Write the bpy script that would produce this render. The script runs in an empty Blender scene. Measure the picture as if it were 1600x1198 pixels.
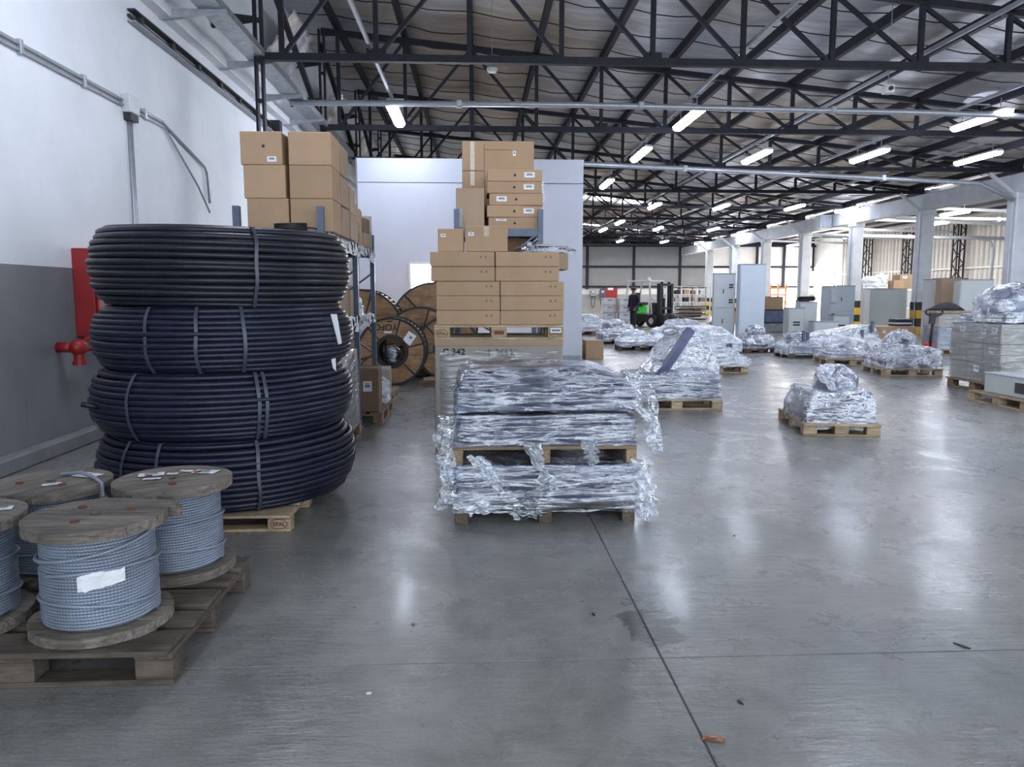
import bpy, bmesh, math, random
from mathutils import Vector, Matrix, Euler, noise
from mathutils.bvhtree import BVHTree
R = math.radians
random.seed(7)
SC = bpy.context.scene
COL = SC.collection

# ------------------------------------------------------------------ camera, world, exposure
cam_data = bpy.data.cameras.new('camera')
cam_data.sensor_width = 36
cam_data.lens = 36 * 1180 / 1600
cam_data.clip_end = 300
cam = bpy.data.objects.new('camera', cam_data)
COL.objects.link(cam)
cam.location = (0, 0, 1.52)
cam.rotation_euler = (R(90 - 6.81), 0, R(-2.7))
SC.camera = cam
world = bpy.data.worlds.new('world')
SC.world = world
world.use_nodes = True
bg = world.node_tree.nodes['Background']
bg.inputs[0].default_value = (0.80, 0.90, 1.0, 1)
bg.inputs[1].default_value = 2.0
SC.view_settings.view_transform = 'Standard'
SC.view_settings.look = 'None'
SC.view_settings.gamma = 1
SC.view_settings.use_curve_mapping = False
SC.view_settings.exposure = 1.05
TUBE_POWER = 32
DAY_POWER = 14

# ------------------------------------------------------------------ materials
MATS = {}
def new_mat(name):
    m = bpy.data.materials.new(name); m.use_nodes = True
    nt = m.node_tree
    return m, nt, nt.nodes['Principled BSDF']
def N(nt, kind, **kw):
    n = nt.nodes.new(kind)
    for k, v in kw.items(): setattr(n, k, v)
    return n
def L(nt, a, b): nt.links.new(a, b)
def coords(nt, scale=(1, 1, 1), which='Object'):
    if which == 'World':
        g = N(nt, 'ShaderNodeNewGeometry'); out = g.outputs['Position']
    else:
        t = N(nt, 'ShaderNodeTexCoord'); out = t.outputs['Object']
    mp = N(nt, 'ShaderNodeMapping'); mp.inputs['Scale'].default_value = scale
    L(nt, out, mp.inputs['Vector'])
    return mp.outputs['Vector']
def noise_node(nt, vec, scale, detail=3, rough=.55, dist=0):
    n = N(nt, 'ShaderNodeTexNoise')
    n.inputs['Scale'].default_value = scale; n.inputs['Detail'].default_value = detail
    n.inputs['Roughness'].default_value = rough; n.inputs['Distortion'].default_value = dist
    L(nt, vec, n.inputs['Vector'])
    return n
def ramp(nt, fac, stops):
    r = N(nt, 'ShaderNodeValToRGB')
    e = r.color_ramp.elements
    while len(e) < len(stops): e.new(.5)
    for el, (p, c) in zip(e, stops):
        el.position = p
        el.color = (c, c, c, 1) if isinstance(c, (int, float)) else (*c, 1)
    L(nt, fac, r.inputs[0])
    return r.outputs[0]
def bump(nt, h, strength, dist=.02):
    b = N(nt, 'ShaderNodeBump'); b.inputs['Strength'].default_value = strength; b.inputs['Distance'].default_value = dist
    L(nt, h, b.inputs['Height'])
    return b.outputs[0]
def mixcol(nt, fac, a, b, mode='MIX'):
    m = N(nt, 'ShaderNodeMix', data_type='RGBA', blend_type=mode)
    for sock, v in ((m.inputs[0], fac), (m.inputs[6], a), (m.inputs[7], b)):
        if hasattr(v, 'links'): L(nt, v, sock)
        else: sock.default_value = v if isinstance(v, (int, float)) else (*v, 1)
    return m.outputs[2]
def plain(name, c, rough=.5, metal=0, vary=.12, scale=6, bmp=0, stretch=(1, 1, 1), bscale=None, rand=0.0, spec=.5, which='Object'):
    """a surface of colour c with mottling and fine relief; rand = tone change from piece to piece"""
    if name in MATS: return MATS[name]
    m, nt, p = new_mat(name)
    v = coords(nt, stretch, which)
    n = noise_node(nt, v, scale, 4)
    lo = tuple(x * (1 - vary) for x in c); hi = tuple(min(1, x * (1 + vary)) for x in c)
    col = ramp(nt, n.outputs[0], [(.3, lo), (.7, hi)])
    if rand:
        oi = N(nt, 'ShaderNodeObjectInfo')
        t = ramp(nt, oi.outputs['Random'], [(0, 1 - rand), (1, 1 + rand)])
        col = mixcol(nt, 1.0, col, t, 'MULTIPLY')
    L(nt, col, p.inputs['Base Color'])
    p.inputs['Roughness'].default_value = rough; p.inputs['Metallic'].default_value = metal
    p.inputs['Specular IOR Level'].default_value = spec
    if bmp:
        nb = noise_node(nt, v, bscale or scale * 4, 4)
        L(nt, bump(nt, nb.outputs[0], bmp), p.inputs['Normal'])
    MATS[name] = m
    return m
def glow(name, c, s):
    if name in MATS: return MATS[name]
    m, nt, p = new_mat(name)
    p.inputs['Base Color'].default_value = (*c, 1)
    p.inputs['Emission Color'].default_value = (*c, 1)
    p.inputs['Emission Strength'].default_value = s
    MATS[name] = m
    return m
def wood(name, dark, light, rough=.75, rand=.2):
    """board whose grain runs along its local X"""
    m, nt, p = new_mat(name)
    v = coords(nt, (1.2, 14, 14))
    oi = N(nt, 'ShaderNodeObjectInfo')
    off = N(nt, 'ShaderNodeVectorMath', operation='ADD')
    sc = N(nt, 'ShaderNodeMath', operation='MULTIPLY'); sc.inputs[1].default_value = 37
    L(nt, oi.outputs['Random'], sc.inputs[0]); L(nt, v, off.inputs[0]); L(nt, sc.outputs[0], off.inputs[1])
    n = noise_node(nt, off.outputs[0], 3.0, 6, .65, .6)
    n2 = noise_node(nt, coords(nt, (1, 1, 1)), 5, 3)
    col = ramp(nt, n.outputs[0], [(.28, dark), (.62, light)])
    stain = ramp(nt, n2.outputs[0], [(.3, .6), (.65, 1.0)])
    col = mixcol(nt, 1.0, col, stain, 'MULTIPLY')
    t = ramp(nt, oi.outputs['Random'], [(0, 1 - rand), (1, 1 + rand)])
    col = mixcol(nt, 1.0, col, t, 'MULTIPLY')
    L(nt, col, p.inputs['Base Color']); p.inputs['Roughness'].default_value = rough
    L(nt, bump(nt, n.outputs[0], .5, .01), p.inputs['Normal'])
    MATS[name] = m
    return m

def concrete_floor():
    m, nt, p = new_mat('polished_concrete')
    v = coords(nt, which='World')
    a = noise_node(nt, v, .55, 6, .62, .4)
    b = noise_node(nt, v, 5.0, 5, .65, .3)
    c = noise_node(nt, v, 60, 2)
    col = ramp(nt, a.outputs[0], [(.3, (.155, .156, .158)), (.5, (.23, .225, .212)), (.72, (.305, .30, .292))])
    bl = ramp(nt, b.outputs[0], [(.32, .78), (.6, 1.06)])
    col = mixcol(nt, 1.0, col, bl, 'MULTIPLY')
    fine = ramp(nt, c.outputs[0], [(.3, .9), (.6, 1.03)])
    col = mixcol(nt, 1.0, col, fine, 'MULTIPLY')
    # wet stain by the joint crossing, with an outline of its own, and small dark marks
    d = N(nt, 'ShaderNodeVectorMath', operation='SUBTRACT'); d.inputs[1].default_value = (.80, 3.32, 0)
    g = N(nt, 'ShaderNodeNewGeometry'); L(nt, g.outputs['Position'], d.inputs[0])
    sc = N(nt, 'ShaderNodeVectorMath', operation='MULTIPLY'); sc.inputs[1].default_value = (6.2, 3.2, 1); L(nt, d.outputs[0], sc.inputs[0])
    ln = N(nt, 'ShaderNodeVectorMath', operation='LENGTH'); L(nt, sc.outputs[0], ln.inputs[0])
    nn = noise_node(nt, v, 9, 5, .65)
    ad = N(nt, 'ShaderNodeMath', operation='MULTIPLY_ADD'); ad.inputs[1].default_value = 2.6; L(nt, nn.outputs[0], ad.inputs[0]); L(nt, ln.outputs['Value'], ad.inputs[2])
    stain = ramp(nt, ad.outputs[0], [(.0, 1), (1.0, 1)])
    mr = N(nt, 'ShaderNodeMapRange'); mr.inputs['From Min'].default_value = 2.02; mr.inputs['From Max'].default_value = 2.1
    mr.inputs['To Min'].default_value = .42; mr.inputs['To Max'].default_value = 1
    L(nt, ad.outputs[0], mr.inputs['Value'])
    col = mixcol(nt, 1.0, col, mr.outputs[0], 'MULTIPLY')
    sp = N(nt, 'ShaderNodeTexVoronoi'); sp.inputs['Scale'].default_value = 2.6; L(nt, v, sp.inputs['Vector'])
    dots = ramp(nt, sp.outputs['Distance'], [(.02, .45), (.035, 1)])
    col = mixcol(nt, 1.0, col, dots, 'MULTIPLY')
    L(nt, col, p.inputs['Base Color'])
    rr = noise_node(nt, v, 1.7, 6, .68, .5)
    L(nt, ramp(nt, rr.outputs[0], [(.32, .19), (.7, .42)]), p.inputs['Roughness'])
    p.inputs['Coat Weight'].default_value = .12; p.inputs['Coat Roughness'].default_value = .14
    bn = noise_node(nt, coords(nt, (1.6, 7, 1), 'World'), 2.4, 6, .66)
    L(nt, bump(nt, bn.outputs[0], .26, .02), p.inputs['Normal'])
    p.inputs['Specular IOR Level'].default_value = .55
    MATS['floor'] = m
def wall_paint():
    m, nt, p = new_mat('two_tone_wall_paint')
    g = N(nt, 'ShaderNodeNewGeometry')
    sx = N(nt, 'ShaderNodeSeparateXYZ'); L(nt, g.outputs['Position'], sx.inputs[0])
    gt = N(nt, 'ShaderNodeMath', operation='GREATER_THAN'); gt.inputs[1].default_value = 1.772; L(nt, sx.outputs[2], gt.inputs[0])
    v = coords(nt, which='World')
    n = noise_node(nt, v, 1.2, 5)
    white = ramp(nt, n.outputs[0], [(.3, (.66, .68, .72)), (.6, (.74, .755, .79))])
    grey = ramp(nt, n.outputs[0], [(.3, (.15, .157, .172)), (.7, (.20, .207, .225))])
    col = mixcol(nt, gt.outputs[0], grey, white)
    # scuffs and rust runs under the channel
    st = noise_node(nt, coords(nt, (1, 5, .5), 'World'), 2.2, 4, .7)
    col = mixcol(nt, 1.0, col, ramp(nt, st.outputs[0], [(.27, .82), (.36, 1)]), 'MULTIPLY')
    L(nt, col, p.inputs['Base Color']); p.inputs['Roughness'].default_value = .6
    fb = noise_node(nt, v, 30, 4)
    L(nt, bump(nt, fb.outputs[0], .08, .01), p.inputs['Normal'])
    MATS['wall'] = m
def foil():
    m, nt, p = new_mat('foil_insulation')
    v = coords(nt, (.35, 1.6, 1), 'World')
    n = noise_node(nt, v, 2.2, 6, .6, .8)
    n2 = noise_node(nt, coords(nt, (1, 1, 1), 'World'), .18, 3)
    base = ramp(nt, n.outputs[0], [(.3, (.40, .40, .40)), (.7, (.66, .66, .65))])
    tint = ramp(nt, n2.outputs[0], [(.42, (.92, .96, 1.05)), (.62, (1.0, .84, .68))])
    L(nt, mixcol(nt, 1.0, base, tint, 'MULTIPLY'), p.inputs['Base Color'])
    p.inputs['Metallic'].default_value = .55; p.inputs['Roughness'].default_value = .42
    L(nt, bump(nt, n.outputs[0], .6, .08), p.inputs['Normal'])
    MATS['foil'] = m
def film_mat(name, haze=.10, lines=.75, gloss=.30, tint=(.80, .84, .95), stretch=(3, 3, 30), scale=1.5, rough=.16, crinkle=.5):
    """stretch film: clear, glossy, whitish only along its folds"""
    m, nt, p = new_mat(name)
    nt.nodes.remove(p)
    v = coords(nt, stretch)
    n = noise_node(nt, v, scale, 4, .6, .8)
    n2 = noise_node(nt, coords(nt, (1, 1, 1.5)), 8, 4, .6, 1.2)
    n3 = noise_node(nt, coords(nt, (1, 1, 1)), 3.2, 3, .5)
    ridge = ramp(nt, n.outputs[0], [(.43, 0), (.5, 1), (.57, 0)])
    ridge2 = ramp(nt, n2.outputs[0], [(.455, 0), (.5, crinkle), (.545, 0)])
    mxr = N(nt, 'ShaderNodeMath', operation='MAXIMUM'); L(nt, ridge, mxr.inputs[0]); L(nt, ridge2, mxr.inputs[1])
    patch = ramp(nt, n3.outputs[0], [(.40, .08), (.60, 1)])
    ml = N(nt, 'ShaderNodeMath', operation='MULTIPLY'); L(nt, mxr.outputs[0], ml.inputs[0]); L(nt, patch, ml.inputs[1])
    hz = N(nt, 'ShaderNodeMath', operation='MULTIPLY_ADD', use_clamp=True); L(nt, ml.outputs[0], hz.inputs[0]); hz.inputs[1].default_value = lines; hz.inputs[2].default_value = haze
    nb = noise_node(nt, coords(nt, tuple(q * .6 for q in stretch)), scale, 2, .5, .6)
    ad = N(nt, 'ShaderNodeMath', operation='MULTIPLY_ADD'); L(nt, n2.outputs[0], ad.inputs[0]); ad.inputs[1].default_value = .35 * crinkle; L(nt, nb.outputs[0], ad.inputs[2])
    bn = bump(nt, ad.outputs[0], 1.0, .05)
    gl = N(nt, 'ShaderNodeBsdfGlossy'); gl.inputs['Roughness'].default_value = rough; gl.inputs[0].default_value = (.95, .97, 1, 1); L(nt, bn, gl.inputs['Normal'])
    df = N(nt, 'ShaderNodeBsdfDiffuse'); df.inputs[0].default_value = (*tint, 1); L(nt, bn, df.inputs['Normal'])
    tr = N(nt, 'ShaderNodeBsdfTransparent'); tr.inputs[0].default_value = (.93, .95, .98, 1)
    lw = N(nt, 'ShaderNodeLayerWeight'); lw.inputs[0].default_value = .35; L(nt, bn, lw.inputs['Normal'])
    gf = N(nt, 'ShaderNodeMath', operation='MULTIPLY_ADD', use_clamp=True); L(nt, lw.outputs['Fresnel'], gf.inputs[0]); gf.inputs[1].default_value = .55; gf.inputs[2].default_value = gloss
    m1 = N(nt, 'ShaderNodeMixShader'); L(nt, gf.outputs[0], m1.inputs[0]); L(nt, tr.outputs[0], m1.inputs[1]); L(nt, gl.outputs[0], m1.inputs[2])
    mx = N(nt, 'ShaderNodeMixShader')
    L(nt, hz.outputs[0], mx.inputs[0]); L(nt, m1.outputs[0], mx.inputs[1]); L(nt, df.outputs[0], mx.inputs[2])
    L(nt, mx.outputs[0], nt.nodes['Material Output'].inputs['Surface'])
    MATS[name] = m
def strand():
    m, nt, p = new_mat('galvanised_strand')
    t = N(nt, 'ShaderNodeUVMap')
    w = N(nt, 'ShaderNodeTexWave'); w.inputs['Scale'].default_value = 1.0; w.bands_direction = 'DIAGONAL'
    L(nt, t.outputs[0], w.inputs['Vector'])
    n = noise_node(nt, coords(nt), 5, 3)
    col = ramp(nt, w.outputs[1], [(.1, (.17, .195, .25)), (.7, (.27, .31, .39))])
    col = mixcol(nt, 1.0, col, ramp(nt, n.outputs[0], [(.3, .72), (.6, 1.05)]), 'MULTIPLY')
    L(nt, col, p.inputs['Base Color']); p.inputs['Roughness'].default_value = .5; p.inputs['Metallic'].default_value = .25
    MATS['strand'] = m
concrete_floor(); wall_paint(); foil(); strand()
film_mat('film', .008, .60, .14, rough=.13, stretch=(2.4, 2.4, 17), crinkle=.7)
film_mat('film_white', .30, .65, .25, (.84, .87, .95), (4, 4, 10), 1.8)
film_mat('film_crisp', .03, .95, .24, (.84, .87, .97), (4, 4, 9), 1.6, .16, .9)
film_mat('film_box', .09, .28, .07, (.72, .74, .74), (2, 2, 16), 1.5, .2, .2)
plain('joint', (.10, .10, .105), .9)
plain('partition', (.50, .515, .59), .45, vary=.03, scale=1.5)
plain('steel_dark', (.014, .014, .021), .6, 0, .3, 8, spec=.25)
plain('steel_grey', (.27, .28, .31), .5, .4, .15, 8)
plain('galvanised', (.38, .40, .43), .42, .6, .2, 9)
plain('conduit', (.42, .44, .48), .4, .5, .1, 10)
plain('concrete_white', (.55, .57, .60), .7, vary=.12, scale=2, bmp=.15)
plain('corrugated', (.46, .43, .40), .5, .3, .2, 1.2, rand=.12)
plain('panel_grey', (.21, .215, .23), .6, 0, .1, 1.0)
plain('wall_far', (.62, .61, .60), .6, 0, .1, 1.0)
plain('wall_far_grey', (.28, .28, .29), .6, 0, .1, 1.0)
plain('pipe_black', (.012, .013, .021), .38, 0, .3, 12, .1, bscale=60, spec=.35)
plain('pipe_blue', (.009, .011, .026), .38, 0, .3, 12, .1, bscale=60, spec=.35)
plain('strap', (.045, .05, .075), .4, 0, .2, 20)
plain('carton', (.39, .255, .155), .8, 0, .07, 3, .05, bscale=40, rand=.07)
plain('carton_dull', (.33, .235, .16), .8, 0, .08, 3, .05, bscale=40, rand=.08)
plain('carton_grey', (.36, .33, .29), .75, 0, .08, 3, .05, bscale=40, rand=.08)
plain('carton_dark', (.20, .125, .08), .85, 0, .12, 3, .05, bscale=40, rand=.1)
plain('crate_board', (.30, .265, .235), .7, 0, .12, 2.5, .05, bscale=30)
plain('tape', (.44, .33, .22), .3, 0, .05, 20)
plain('tape_clear', (.50, .42, .33), .15, 0, .1, 20)
plain('paper', (.72, .73, .76), .7, 0, .08, 8, .3, bscale=14)
plain('paper_print', (.18, .19, .22), .7)
plain('ink', (.035, .03, .03), .8)
plain('ink_brown', (.17, .05, .025), .8)
plain('red', (.27, .012, .014), .45, 0, .15, 5)
plain('red_bright', (.50, .03, .02), .4, 0, .1, 5)
plain('green', (.03, .75, .06), .5, 0, .1, 5)
plain('yellow', (.62, .38, .02), .6, 0, .12, 6)
plain('black', (.018, .018, .02), .55, 0, .2, 10)
plain('black_cloth', (.022, .022, .027), .85, 0, .3, 10)
plain('cabinet', (.52, .55, .575), .4, 0, .04, 3, rand=.06)
plain('cabinet_blue', (.46, .515, .58), .4, 0, .04, 3)
plain('cabinet_green', (.46, .49, .485), .45, 0, .04, 3)
plain('sheet_metal', (.085, .09, .165), .4, .3, .25, 5, rand=.25)
plain('sheet_pale', (.30, .33, .43), .4, .2, .1, 4, rand=.15)
plain('rack_blue', (.085, .105, .16), .45, .1, .12, 8)
plain('navy', (.012, .014, .035), .85, 0, .3, 14)
plain('skin', (.33, .18, .12), .6, 0, .08, 10)
plain('white_bag', (.72, .72, .73), .5, 0, .1, 6, .5, bscale=12)
plain('guard_white', (.68, .68, .66), .5, 0, .08, 6)
plain('print_tan', (.42, .27, .17), .6)
plain('wrapper', (.30, .10, .04), .35, 0, .4, 60)
plain('orange', (.60, .20, .06), .6, 0, .15, 10)
plain('clutter_brown', (.25, .17, .11), .8, 0, .2, 6, rand=.25)
wood('pallet_new', (.31, .22, .13), (.50, .385, .255))
wood('pallet_old', (.035, .026, .019), (.13, .10, .078))
wood('pallet_dark', (.045, .032, .022), (.12, .085, .06))
wood('pallet_mid', (.16, .10, .06), (.34, .235, .15))
wood('flange_old', (.05, .04, .032), (.235, .20, .17), .8, .15)
wood('spool_ply', (.17, .085, .04), (.40, .235, .12), .6, .15)
wood('spool_slat', (.24, .18, .12), (.52, .44, .34), .7, .2)
glow('tube_glow', (.77, .84, 1.0), TUBE_POWER)
glow('daylight', (.93, .96, 1.0), DAY_POWER)
glow('skylight_glow', (1.0, .95, .88), DAY_POWER * .9)
M = MATS

# ------------------------------------------------------------------ mesh helpers
class MB:
    def __init__(s): s.v = []; s.f = []; s.uv = None
    def add(s, vs, fs):
        o = len(s.v); s.v += [tuple(x) for x in vs]; s.f += [tuple(i + o for i in f) for f in fs]; return s
    def box(s, c, d, rot=None, b=0):
        hx, hy, hz = d[0] / 2, d[1] / 2, d[2] / 2
        if b <= 0 or b >= min(hx, hy, hz):
            vs = [Vector((x, y, z)) for z in (-hz, hz) for x, y in ((-hx, -hy), (hx, -hy), (hx, hy), (-hx, hy))]
            fs = [(3, 2, 1, 0), (4, 5, 6, 7), (0, 1, 5, 4), (1, 2, 6, 5), (2, 3, 7, 6), (3, 0, 4, 7)]
        else:
            bm = bmesh.new(); bmesh.ops.create_cube(bm, size=1)
            for v in bm.verts: v.co = Vector((v.co.x * d[0], v.co.y * d[1], v.co.z * d[2]))
            bmesh.ops.bevel(bm, geom=bm.edges[:], offset=b, segments=1, affect='EDGES')
            bm.verts.index_update()
            vs = [v.co.copy() for v in bm.verts]; fs = [tuple(v.index for v in f.verts) for f in bm.faces]; bm.free()
        if rot is not None:
            m = rot if isinstance(rot, Matrix) else Euler(rot).to_matrix()
            vs = [m @ v for v in vs]
        return s.add([v + Vector(c) for v in vs], fs)
    def bar(s, a, b, w, h=None):
        """square bar from a to b; w across (horizontal), h the other way"""
        a, b = Vector(a), Vector(b); h = h or w
        d = (b - a); ln = d.length; d.normalize()
        up = Vector((0, 0, 1)) if abs(d.z) < .95 else Vector((0, 1, 0))
        x = d.cross(up).normalized(); y = x.cross(d)
        vs = [p + x * (w / 2 * i) + y * (h / 2 * j) for p in (a, b) for i, j in ((-1, -1), (1, -1), (1, 1), (-1, 1))]
        return s.add(vs, [(0, 1, 2, 3), (7, 6, 5, 4), (1, 0, 4, 5), (2, 1, 5, 6), (3, 2, 6, 7), (0, 3, 7, 4)])
    def tube(s, pts, r, n=8, cap=True):
        pts = [Vector(p) for p in pts]; rs = r if isinstance(r, (list, tuple)) else [r] * len(pts)
        vs = []; fs = []; prev = None
        for i, p in enumerate(pts):
            d = (pts[min(i + 1, len(pts) - 1)] - pts[max(i - 1, 0)]).normalized()
            if prev is None:
                up = Vector((0, 0, 1)) if abs(d.z) < .9 else Vector((1, 0, 0))
                x = d.cross(up).normalized()
            else:
                x = (prev - d * prev.dot(d)).normalized()
            prev = x; y = d.cross(x)
            for k in range(n):
                a = 2 * math.pi * k / n
                vs.append(p + (x * math.cos(a) + y * math.sin(a)) * rs[i])
        for i in range(len(pts) - 1):
            for k in range(n):
                k2 = (k + 1) % n
                fs.append((i * n + k, i * n + k2, (i + 1) * n + k2, (i + 1) * n + k))
        if cap:
            fs.append(tuple(range(n - 1, -1, -1))); fs.append(tuple((len(pts) - 1) * n + k for k in range(n)))
        return s.add(vs, fs)
    def lathe(s, prof, n=24, axis='z', c=(0, 0, 0), close=False):
        vs = []; fs = []
        for r, h in prof:
            for k in range(n):
                a = 2 * math.pi * k / n
                p = (r * math.cos(a), r * math.sin(a), h) if axis == 'z' else ((r * math.cos(a), h, r * math.sin(a)) if axis == 'y' else (h, r * math.cos(a), r * math.sin(a)))
                vs.append(Vector(p) + Vector(c))
        m = len(prof)
        for i in range(m if close else m - 1):
            j = (i + 1) % m
            for k in range(n):
                k2 = (k + 1) % n
                fs.append((i * n + k, i * n + k2, j * n + k2, j * n + k))
        if not close:
            if prof[0][0] > 1e-6: fs.append(tuple(range(n - 1, -1, -1)))
            if prof[-1][0] > 1e-6: fs.append(tuple((m - 1) * n + k for k in range(n)))
        return s.add(vs, fs)
    def prism(s, poly, t0, t1, axis='z'):
        n = len(poly)
        def P(x, y, t): return (x, y, t) if axis == 'z' else ((x, t, y) if axis == 'y' else (t, x, y))
        vs = [P(x, y, t0) for x, y in poly] + [P(x, y, t1) for x, y in poly]
        fs = [tuple(range(n - 1, -1, -1)), tuple(range(n, 2 * n))] + [(i, (i + 1) % n, n + (i + 1) % n, n + i) for i in range(n)]
        return s.add(vs, fs)
    def mesh(s, name, mat, smooth=False):
        me = bpy.data.meshes.new(name); me.from_pydata([tuple(v) for v in s.v], [], s.f)
        bm = bmesh.new(); bm.from_mesh(me); bmesh.ops.recalc_face_normals(bm, faces=bm.faces[:]); bm.to_mesh(me); bm.free()
        if smooth: me.polygons.foreach_set('use_smooth', [True] * len(me.polygons))
        me.materials.append(M[mat] if isinstance(mat, str) else mat)
        return me
    def build(s, name, mat, parent=None, smooth=False, loc=(0, 0, 0), rot=(0, 0, 0)):
        return put(name, s.mesh(name, mat, smooth), parent, loc, rot)
def put(name, me, parent=None, loc=(0, 0, 0), rot=(0, 0, 0)):
    o = bpy.data.objects.new(name, me); COL.objects.link(o)
    o.location = loc; o.rotation_euler = rot
    if parent is not None: o.parent = parent
    return o
CACHE = {}
def boxpart(name, size, mat, parent=None, loc=(0, 0, 0), rot=(0, 0, 0), b=0):
    k = ('box', tuple(round(x, 4) for x in size), mat, b)
    if k not in CACHE: CACHE[k] = MB().box((0, 0, 0), size, None, b).mesh(name, mat)
    return put(name, CACHE[k], parent, loc, rot)
def tag(o, label, cat=None, group=None, kind=None):
    if label: o['label'] = label
    if cat: o['category'] = cat
    if group: o['group'] = group
    if kind: o['kind'] = kind
    return o
def thing(name, label, cat, loc=(0, 0, 0), rz=0, group=None, kind=None):
    o = bpy.data.objects.new(name, None); COL.objects.link(o)
    o.location = loc; o.rotation_euler = (0, 0, rz); o.empty_display_size = .1
    return tag(o, label, cat, group, kind)
def text(name, body, size, mat, parent, loc, rot, ext=.0012, align='CENTER'):
    cu = bpy.data.curves.new(name, 'FONT'); cu.body = body; cu.size = size; cu.extrude = ext; cu.offset = size * .025
    cu.align_x = align; cu.align_y = 'CENTER'; cu.materials.append(M[mat])
    o = bpy.data.objects.new(name, cu); COL.objects.link(o)
    bpy.context.view_layer.update()
    me = bpy.data.meshes.new_from_object(o.evaluated_get(bpy.context.evaluated_depsgraph_get()))
    bpy.data.objects.remove(o); bpy.data.curves.remove(cu)
    if not me.materials: me.materials.append(M[mat])
    return put(name, me, parent, loc, rot)
FRONT = (R(90), 0, 0)          # lettering that faces the -Y side

# ------------------------------------------------------------------ the building
fl = MB().box((10, 30, -.030), (34, 72, .05)).build('floor', 'joint'); tag(fl, 'polished grey concrete warehouse floor with saw-cut joints', kind='structure')
xs = [-6.57, -2.9, .77, 4.44, 8.11, 11.78, 15.45, 19.12, 22.8, 26.5]
ys = [-6.4, -1.72, 2.98, 7.66, 12.4, 17.15, 21.9, 26.65, 31.4, 36.2, 41, 46, 51, 56, 61]
for i in range(len(xs) - 1):
    for j in range(len(ys) - 1):
        x0, x1 = max(xs[i], -4.06), xs[i + 1]
        boxpart('slab', (x1 - x0 - .006, ys[j + 1] - ys[j] - .005, .06), 'floor', fl, ((x0 + x1) / 2, (ys[j] + ys[j + 1]) / 2, -.03), b=.003)

wl = MB().box((-4.17, 27, 3.8), (.24, 68, 7.8)).build('wall_left', 'wall'); tag(wl, 'tall left wall, white above and grey paint below', kind='structure')
MB().box((-3.985, 27, .07), (.13, 68, .14), b=.015).build('baseboard_left', plain('kerb', (.22, .225, .235), .7, 0, .15, 3, .1)); tag(bpy.data.objects['baseboard_left'], 'grey concrete kerb along the foot of the left wall', kind='structure')
t1 = MB().box((-3.97, 27, 5.14), (.17, 68, .2), b=.01).build('trim_1', 'wall'); tag(t1, 'white ledge beam running along the top of the left wall', kind='structure')

# far wall: grey panels in a dark frame, white and grey painted base
wf = MB().box((12, 60.2, 1.6), (33, .2, 3.4)).build('wall_back', 'wall_far'); tag(wf, 'far end wall beyond the forklift, white over grey', kind='structure')
MB().box((12, 60.08, .72), (33, .06, 1.44)).build('painted_dado', 'wall_far_grey', wf)
MB().box((12, 60.3, 4.6), (33, .1, 3)).build('backing', 'steel_dark', wf)
px = [8.8, 12.5, 16.2, 18.6, 20.4, 22.4, 24.6, 27]
for i in range(len(px) - 1):
    for z0, z1 in ((2.1, 3.55), (3.68, 5.2)):
        boxpart('panel', (px[i + 1] - px[i] - .16, .1, z1 - z0), 'panel_grey' if i < 3 else 'wall_far', wf, ((px[i] + px[i + 1]) / 2, 60.1, (z0 + z1) / 2), b=.02)
for x in (0, 4.4):
    for z0, z1 in ((2.1, 3.55), (3.68, 5.2)):
        boxpart('panel', (4.2, .1, z1 - z0), 'panel_grey', wf, (x + 2.2, 60.1, (z0 + z1) / 2), b=.02)
for x in px[:-1]: boxpart('post', (.18, .16, 3.5), 'steel_dark', wf, (x, 60.0, 3.6))
for z in (2.03, 3.6, 5.25): boxpart('rail', (28, .14, .13), 'steel_dark', wf, (14, 60.0, z))
boxpart('door_1', (1.0, .08, 2.0), 'red', None, (10.7, 59.98, 1.0), b=.01); d1 = bpy.data.objects['door_1']; tag(d1, 'dark red door in the far end wall', kind='structure')
boxpart('door_handle', (.12, .08, .04), 'galvanised', d1, (.36, -.07, 0)); boxpart('door_sign', (.45, .02, .18), 'paper', d1, (-.05, -.05, .86))
def lit_window(n, x0, x1, z0, z1, y, bars=2, label=None, side=False):
    w = boxpart('window_%d' % n, (x1 - x0, .04, z1 - z0), 'daylight', None, ((x0 + x1) / 2, y, (z0 + z1) / 2)); tag(w, label, kind='structure')
    W, H = x1 - x0, z1 - z0
    for s in (-1, 1):
        boxpart('window_frame', (.06, .1, H), 'guard_white', w, (s * W / 2, -.02, 0)); boxpart('window_frame', (W, .1, .06), 'guard_white', w, (0, -.02, s * H / 2))
    for k in range(1, bars): boxpart('glazing_bar', (.05, .08, H), 'guard_white', w, (-W / 2 + W * k / bars, -.02, 0))
    return w
lit_window(1, 18.9, 21.6, .1, 2.9, 59.95, 1, 'bright open doorway behind the two tall grey cabinets')
lit_window(2, 22.8, 26.3, .2, 1.9, 59.95, 2, 'bright low opening in the end wall behind orange racking')
w3 = lit_window(3, 0, 3.4, 1.9, 3.6, 0, 3, 'bright window in the corrugated side wall near the far end'); w3.location = (27.0, 57.9, 2.75); w3.rotation_euler = (0, 0, R(-90))

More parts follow.
